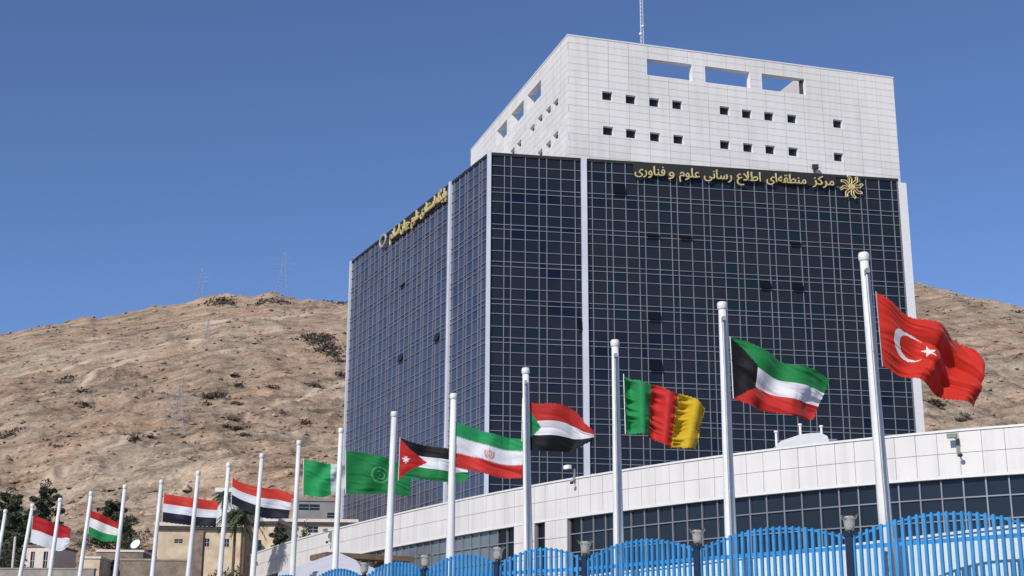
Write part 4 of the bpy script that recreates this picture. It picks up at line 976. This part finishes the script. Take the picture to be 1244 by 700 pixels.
# ------------------------------------------------------------------ vegetation
def leafcloud(mb, c, rad, n, leaf, flat=1.0, shell=.35):
    c = np.array(c); rad = np.array(rad)
    for _ in range(n):
        d = rng.normal(size=3); d /= np.linalg.norm(d); p = c + d*rad*rng.uniform(shell, 1)**.6
        a = rng.normal(size=3); a[2] *= flat; a /= np.linalg.norm(a); b_ = np.cross(a, rng.normal(size=3)); b_ /= np.linalg.norm(b_)
        l = leaf*rng.uniform(.6, 1.4); mb.tri(tuple(p-a*l), tuple(p+a*l), tuple(p+b_*l*.9))
def pine(px, r, ytop, wpx, label, name='pine_tree', group='dark trees at the hill foot', dens=1.0):
    P = by_r(px, r, ytop); H = z_at(px, ytop, r)-P.z; W = wpx/FPX*r/2
    root = empty(name, label, 'tree', (P.x, P.y, P.z-.3), group)
    b = MB(); lean = random.uniform(-.3, .3); pts = [Vector((lean*t*t, lean*.4*t, H*t*.93)) for t in (0, .25, .5, .75, 1)]
    for a_, b_, r0, r1 in zip(pts, pts[1:], (.22, .17, .12, .07), (.17, .12, .07, .02)): b.bar(a_, b_, r0, r1, n=7)
    cl = []
    for k in range(36):
        t = .20+.78*(k/35); a_ = k*2.4+random.random(); L_ = W*(1.05-(t-.25)*1.0)*random.uniform(.5, 1.25); s = pts[0].lerp(pts[-1], t); s.x = lean*t*t
        e = s+Vector((math.cos(a_)*L_, math.sin(a_)*L_, L_*.25)); b.bar(s, e, .05, .02, n=5); cl.append((s.lerp(e, .5), L_*.36)); cl.append((e, L_*.27))
    b.build('trunk', M['bark'], root)
    b = MB()
    for c_, q in cl: leafcloud(b, c_, (q*1.25, q*1.25, q*.8), int(180*dens), .14)
    leafcloud(b, pts[-1]-Vector((0, 0, H*.03)), (W*.3, W*.3, H*.10), 200, .14)
    b.build('crown', M['pine'], root)
pine(57, 150, 577, 58, 'tallest dark pine behind the leftmost flags')
pine(12, 158, 588, 60, 'dark pine cut by the left edge of the photo')
pine(30, 140, 612, 62, 'lower bushy pine in front of the tallest one')
pine(136, 175, 603, 62, 'dark spreading pine behind the pole at the tip of the red white green flag')
pine(-8, 146, 628, 50, 'low dark pine at the far left edge')
pine(341, 148, 632, 40, 'dark bushy tree between the palms and the annex', dens=1.3)
pine(306, 160, 607, 24, 'small dark tree behind the larger striped flag', dens=.8)
def bush(px, r, ytop, wpx, label):
    P = by_r(px, r, ytop); H = z_at(px, ytop, r)-P.z; W = wpx/FPX*r/2; root = empty('bush', label, 'bush', tuple(P-Vector((0, 0, .3))))
    b = MB(); b2 = MB()
    for q in range(9):
        c_ = (random.uniform(-1, 1)*W*.75, random.uniform(-.6, .6)*W*.6, H*random.uniform(.35, .8)); b2.bar((0, 0, 0), c_, .06, .02, n=5); leafcloud(b, c_, (W*.42, W*.42, H*.3), 130, .14)
    b.build('foliage', M['leaf'], root); b2.build('stem', M['bark'], root)
bush(262, 130, 687, 46, 'dark green hedge bush at the foot of the villa')
bush(290, 128, 684, 20, 'small dark bush right of the hedge')
bush(372, 150, 634, 26, 'olive bush behind the annex parapet, left of the pale terrace house')
bush(160, 150, 655, 30, 'grey green shrub above the satellite dish')
bush(10, 132, 650, 46, 'dark shrub below the leftmost pole')
def palm(px, r, ytop, crown_px, label, base_dx=0):
    P = by_r(px+base_dx, r, 690); zt = z_at(px, ytop, r); H = zt-P.z-.3; Rc = crown_px/FPX*r
    root = empty('palm_tree', label, 'palm tree', tuple(P), 'palms beside the annex'); b = MB()
    for k in range(8): b.bar((0, 0, -.5+H*k/8), (0, 0, H*(k+1)/8), .17-.004*k, .14-.004*k, n=8)
    b.build('trunk', M['bark'], root); b = MB()
    for q in range(52):
        a_ = q*2.399; el = random.uniform(-.35, 1.25); d = Vector((math.cos(a_), math.sin(a_), 0)); s = Vector((-d.y, d.x, 0)); L_ = Rc*random.uniform(.8, 1.15)
        prev = Vector((0, 0, H)); 
        for t in range(1, 7):
            tt = t/6; cur = Vector((0, 0, H)) + d*L_*tt*math.cos(el*.7)+Vector((0, 0, L_*(math.sin(el)*tt-.75*tt*tt)))
            for sg_ in (-1, 1):
                for m_ in range(2):
                    c_ = prev.lerp(cur, m_*.5+.2); w_ = .34*Rc*(1-.6*tt)
                    b.tri(tuple(c_), tuple(c_+(cur-prev)*.45), tuple(c_+s*sg_*w_+(cur-prev)*.8-Vector((0, 0, w_*.45))))
            prev = cur
    b.build('crown', M['palmleaf'], root)
palm(267, 150, 598, 15, 'tallest palm with its crown at the tip of the smaller striped flag')
palm(283, 138, 622, 23, 'left one of the two close palms in front of the beige house')
palm(295, 136, 620, 24, 'right one of the two close palms, touching the annex end')
# ------------------------------------------------------------------ pylons
def pylon(px, yb, yt, label, wf=.2):
    P = on_terr(px, yb); r = math.hypot(P.x, P.y); H = z_at(px, yt, r)-P.z; root = empty('power_pylon', label, 'pylon', (P.x, P.y, P.z-1), 'power pylons on the hill')
    t = .00005*r+.022; b = MB(); w = H*wf; pf = [(w, 0), (w*.45, H*.45), (w*.22, H*.75), (w*.1, H+1)]
    for sx, sy in ((1, 1), (-1, 1), (-1, -1), (1, -1)):
        for (a_, za), (c_, zc_) in zip(pf, pf[1:]): b.bar((sx*a_/1.4, sy*a_/1.4, za), (sx*c_/1.4, sy*c_/1.4, zc_), t, n=4)
    b.build('leg', M['pylon'], root); b = MB(); n = 9
    def wid(z):
        for (a_, za), (c_, zc_) in zip(pf, pf[1:]):
            if z <= zc_: return (a_+(c_-a_)*(z-za)/(zc_-za))/1.4
        return pf[-1][0]/1.4
    for k in range(n):
        z0, z1 = H*k/n, H*(k+1)/n; a_, c_ = wid(z0), wid(z1)
        for f in (lambda s, u: (s, u), lambda s, u: (u, s)):
            for s in (1, -1):
                x0, y0 = f(s*a_, -a_); x1, y1 = f(s*c_, c_); b.bar((x0, y0, z0), (x1, y1, z1), t*.5, n=3, cap=False)
                x0, y0 = f(s*a_, a_); x1, y1 = f(s*c_, -c_); b.bar((x0, y0, z0), (x1, y1, z1), t*.5, n=3, cap=False)
    b.build('bracing', M['pylon'], root)
    for zf, L_ in ((.62, .24), (.76, .28), (.9, .2)):
        b = MB(); b.bar((-H*L_, 0, H*zf), (H*L_, 0, H*zf), t*.8, n=4); b.bar((-H*L_, 0, H*zf), (0, 0, H*(zf+.07)), t*.5, n=3); b.bar((H*L_, 0, H*zf), (0, 0, H*(zf+.07)), t*.5, n=3); b.build('crossarm', M['pylon'], root)
pylon(243, 362, 326, 'faint lattice pylon on the ridge, left of the other ridge pylon')
pylon(343, 358, 306, 'faint lattice pylon on the ridge nearer the tower')
pylon(252, 409, 384, 'small faint pylon on the slope just below the ridge')
pylon(215, 532, 462, 'pale pylon low on the slope above the striped flags', .26)
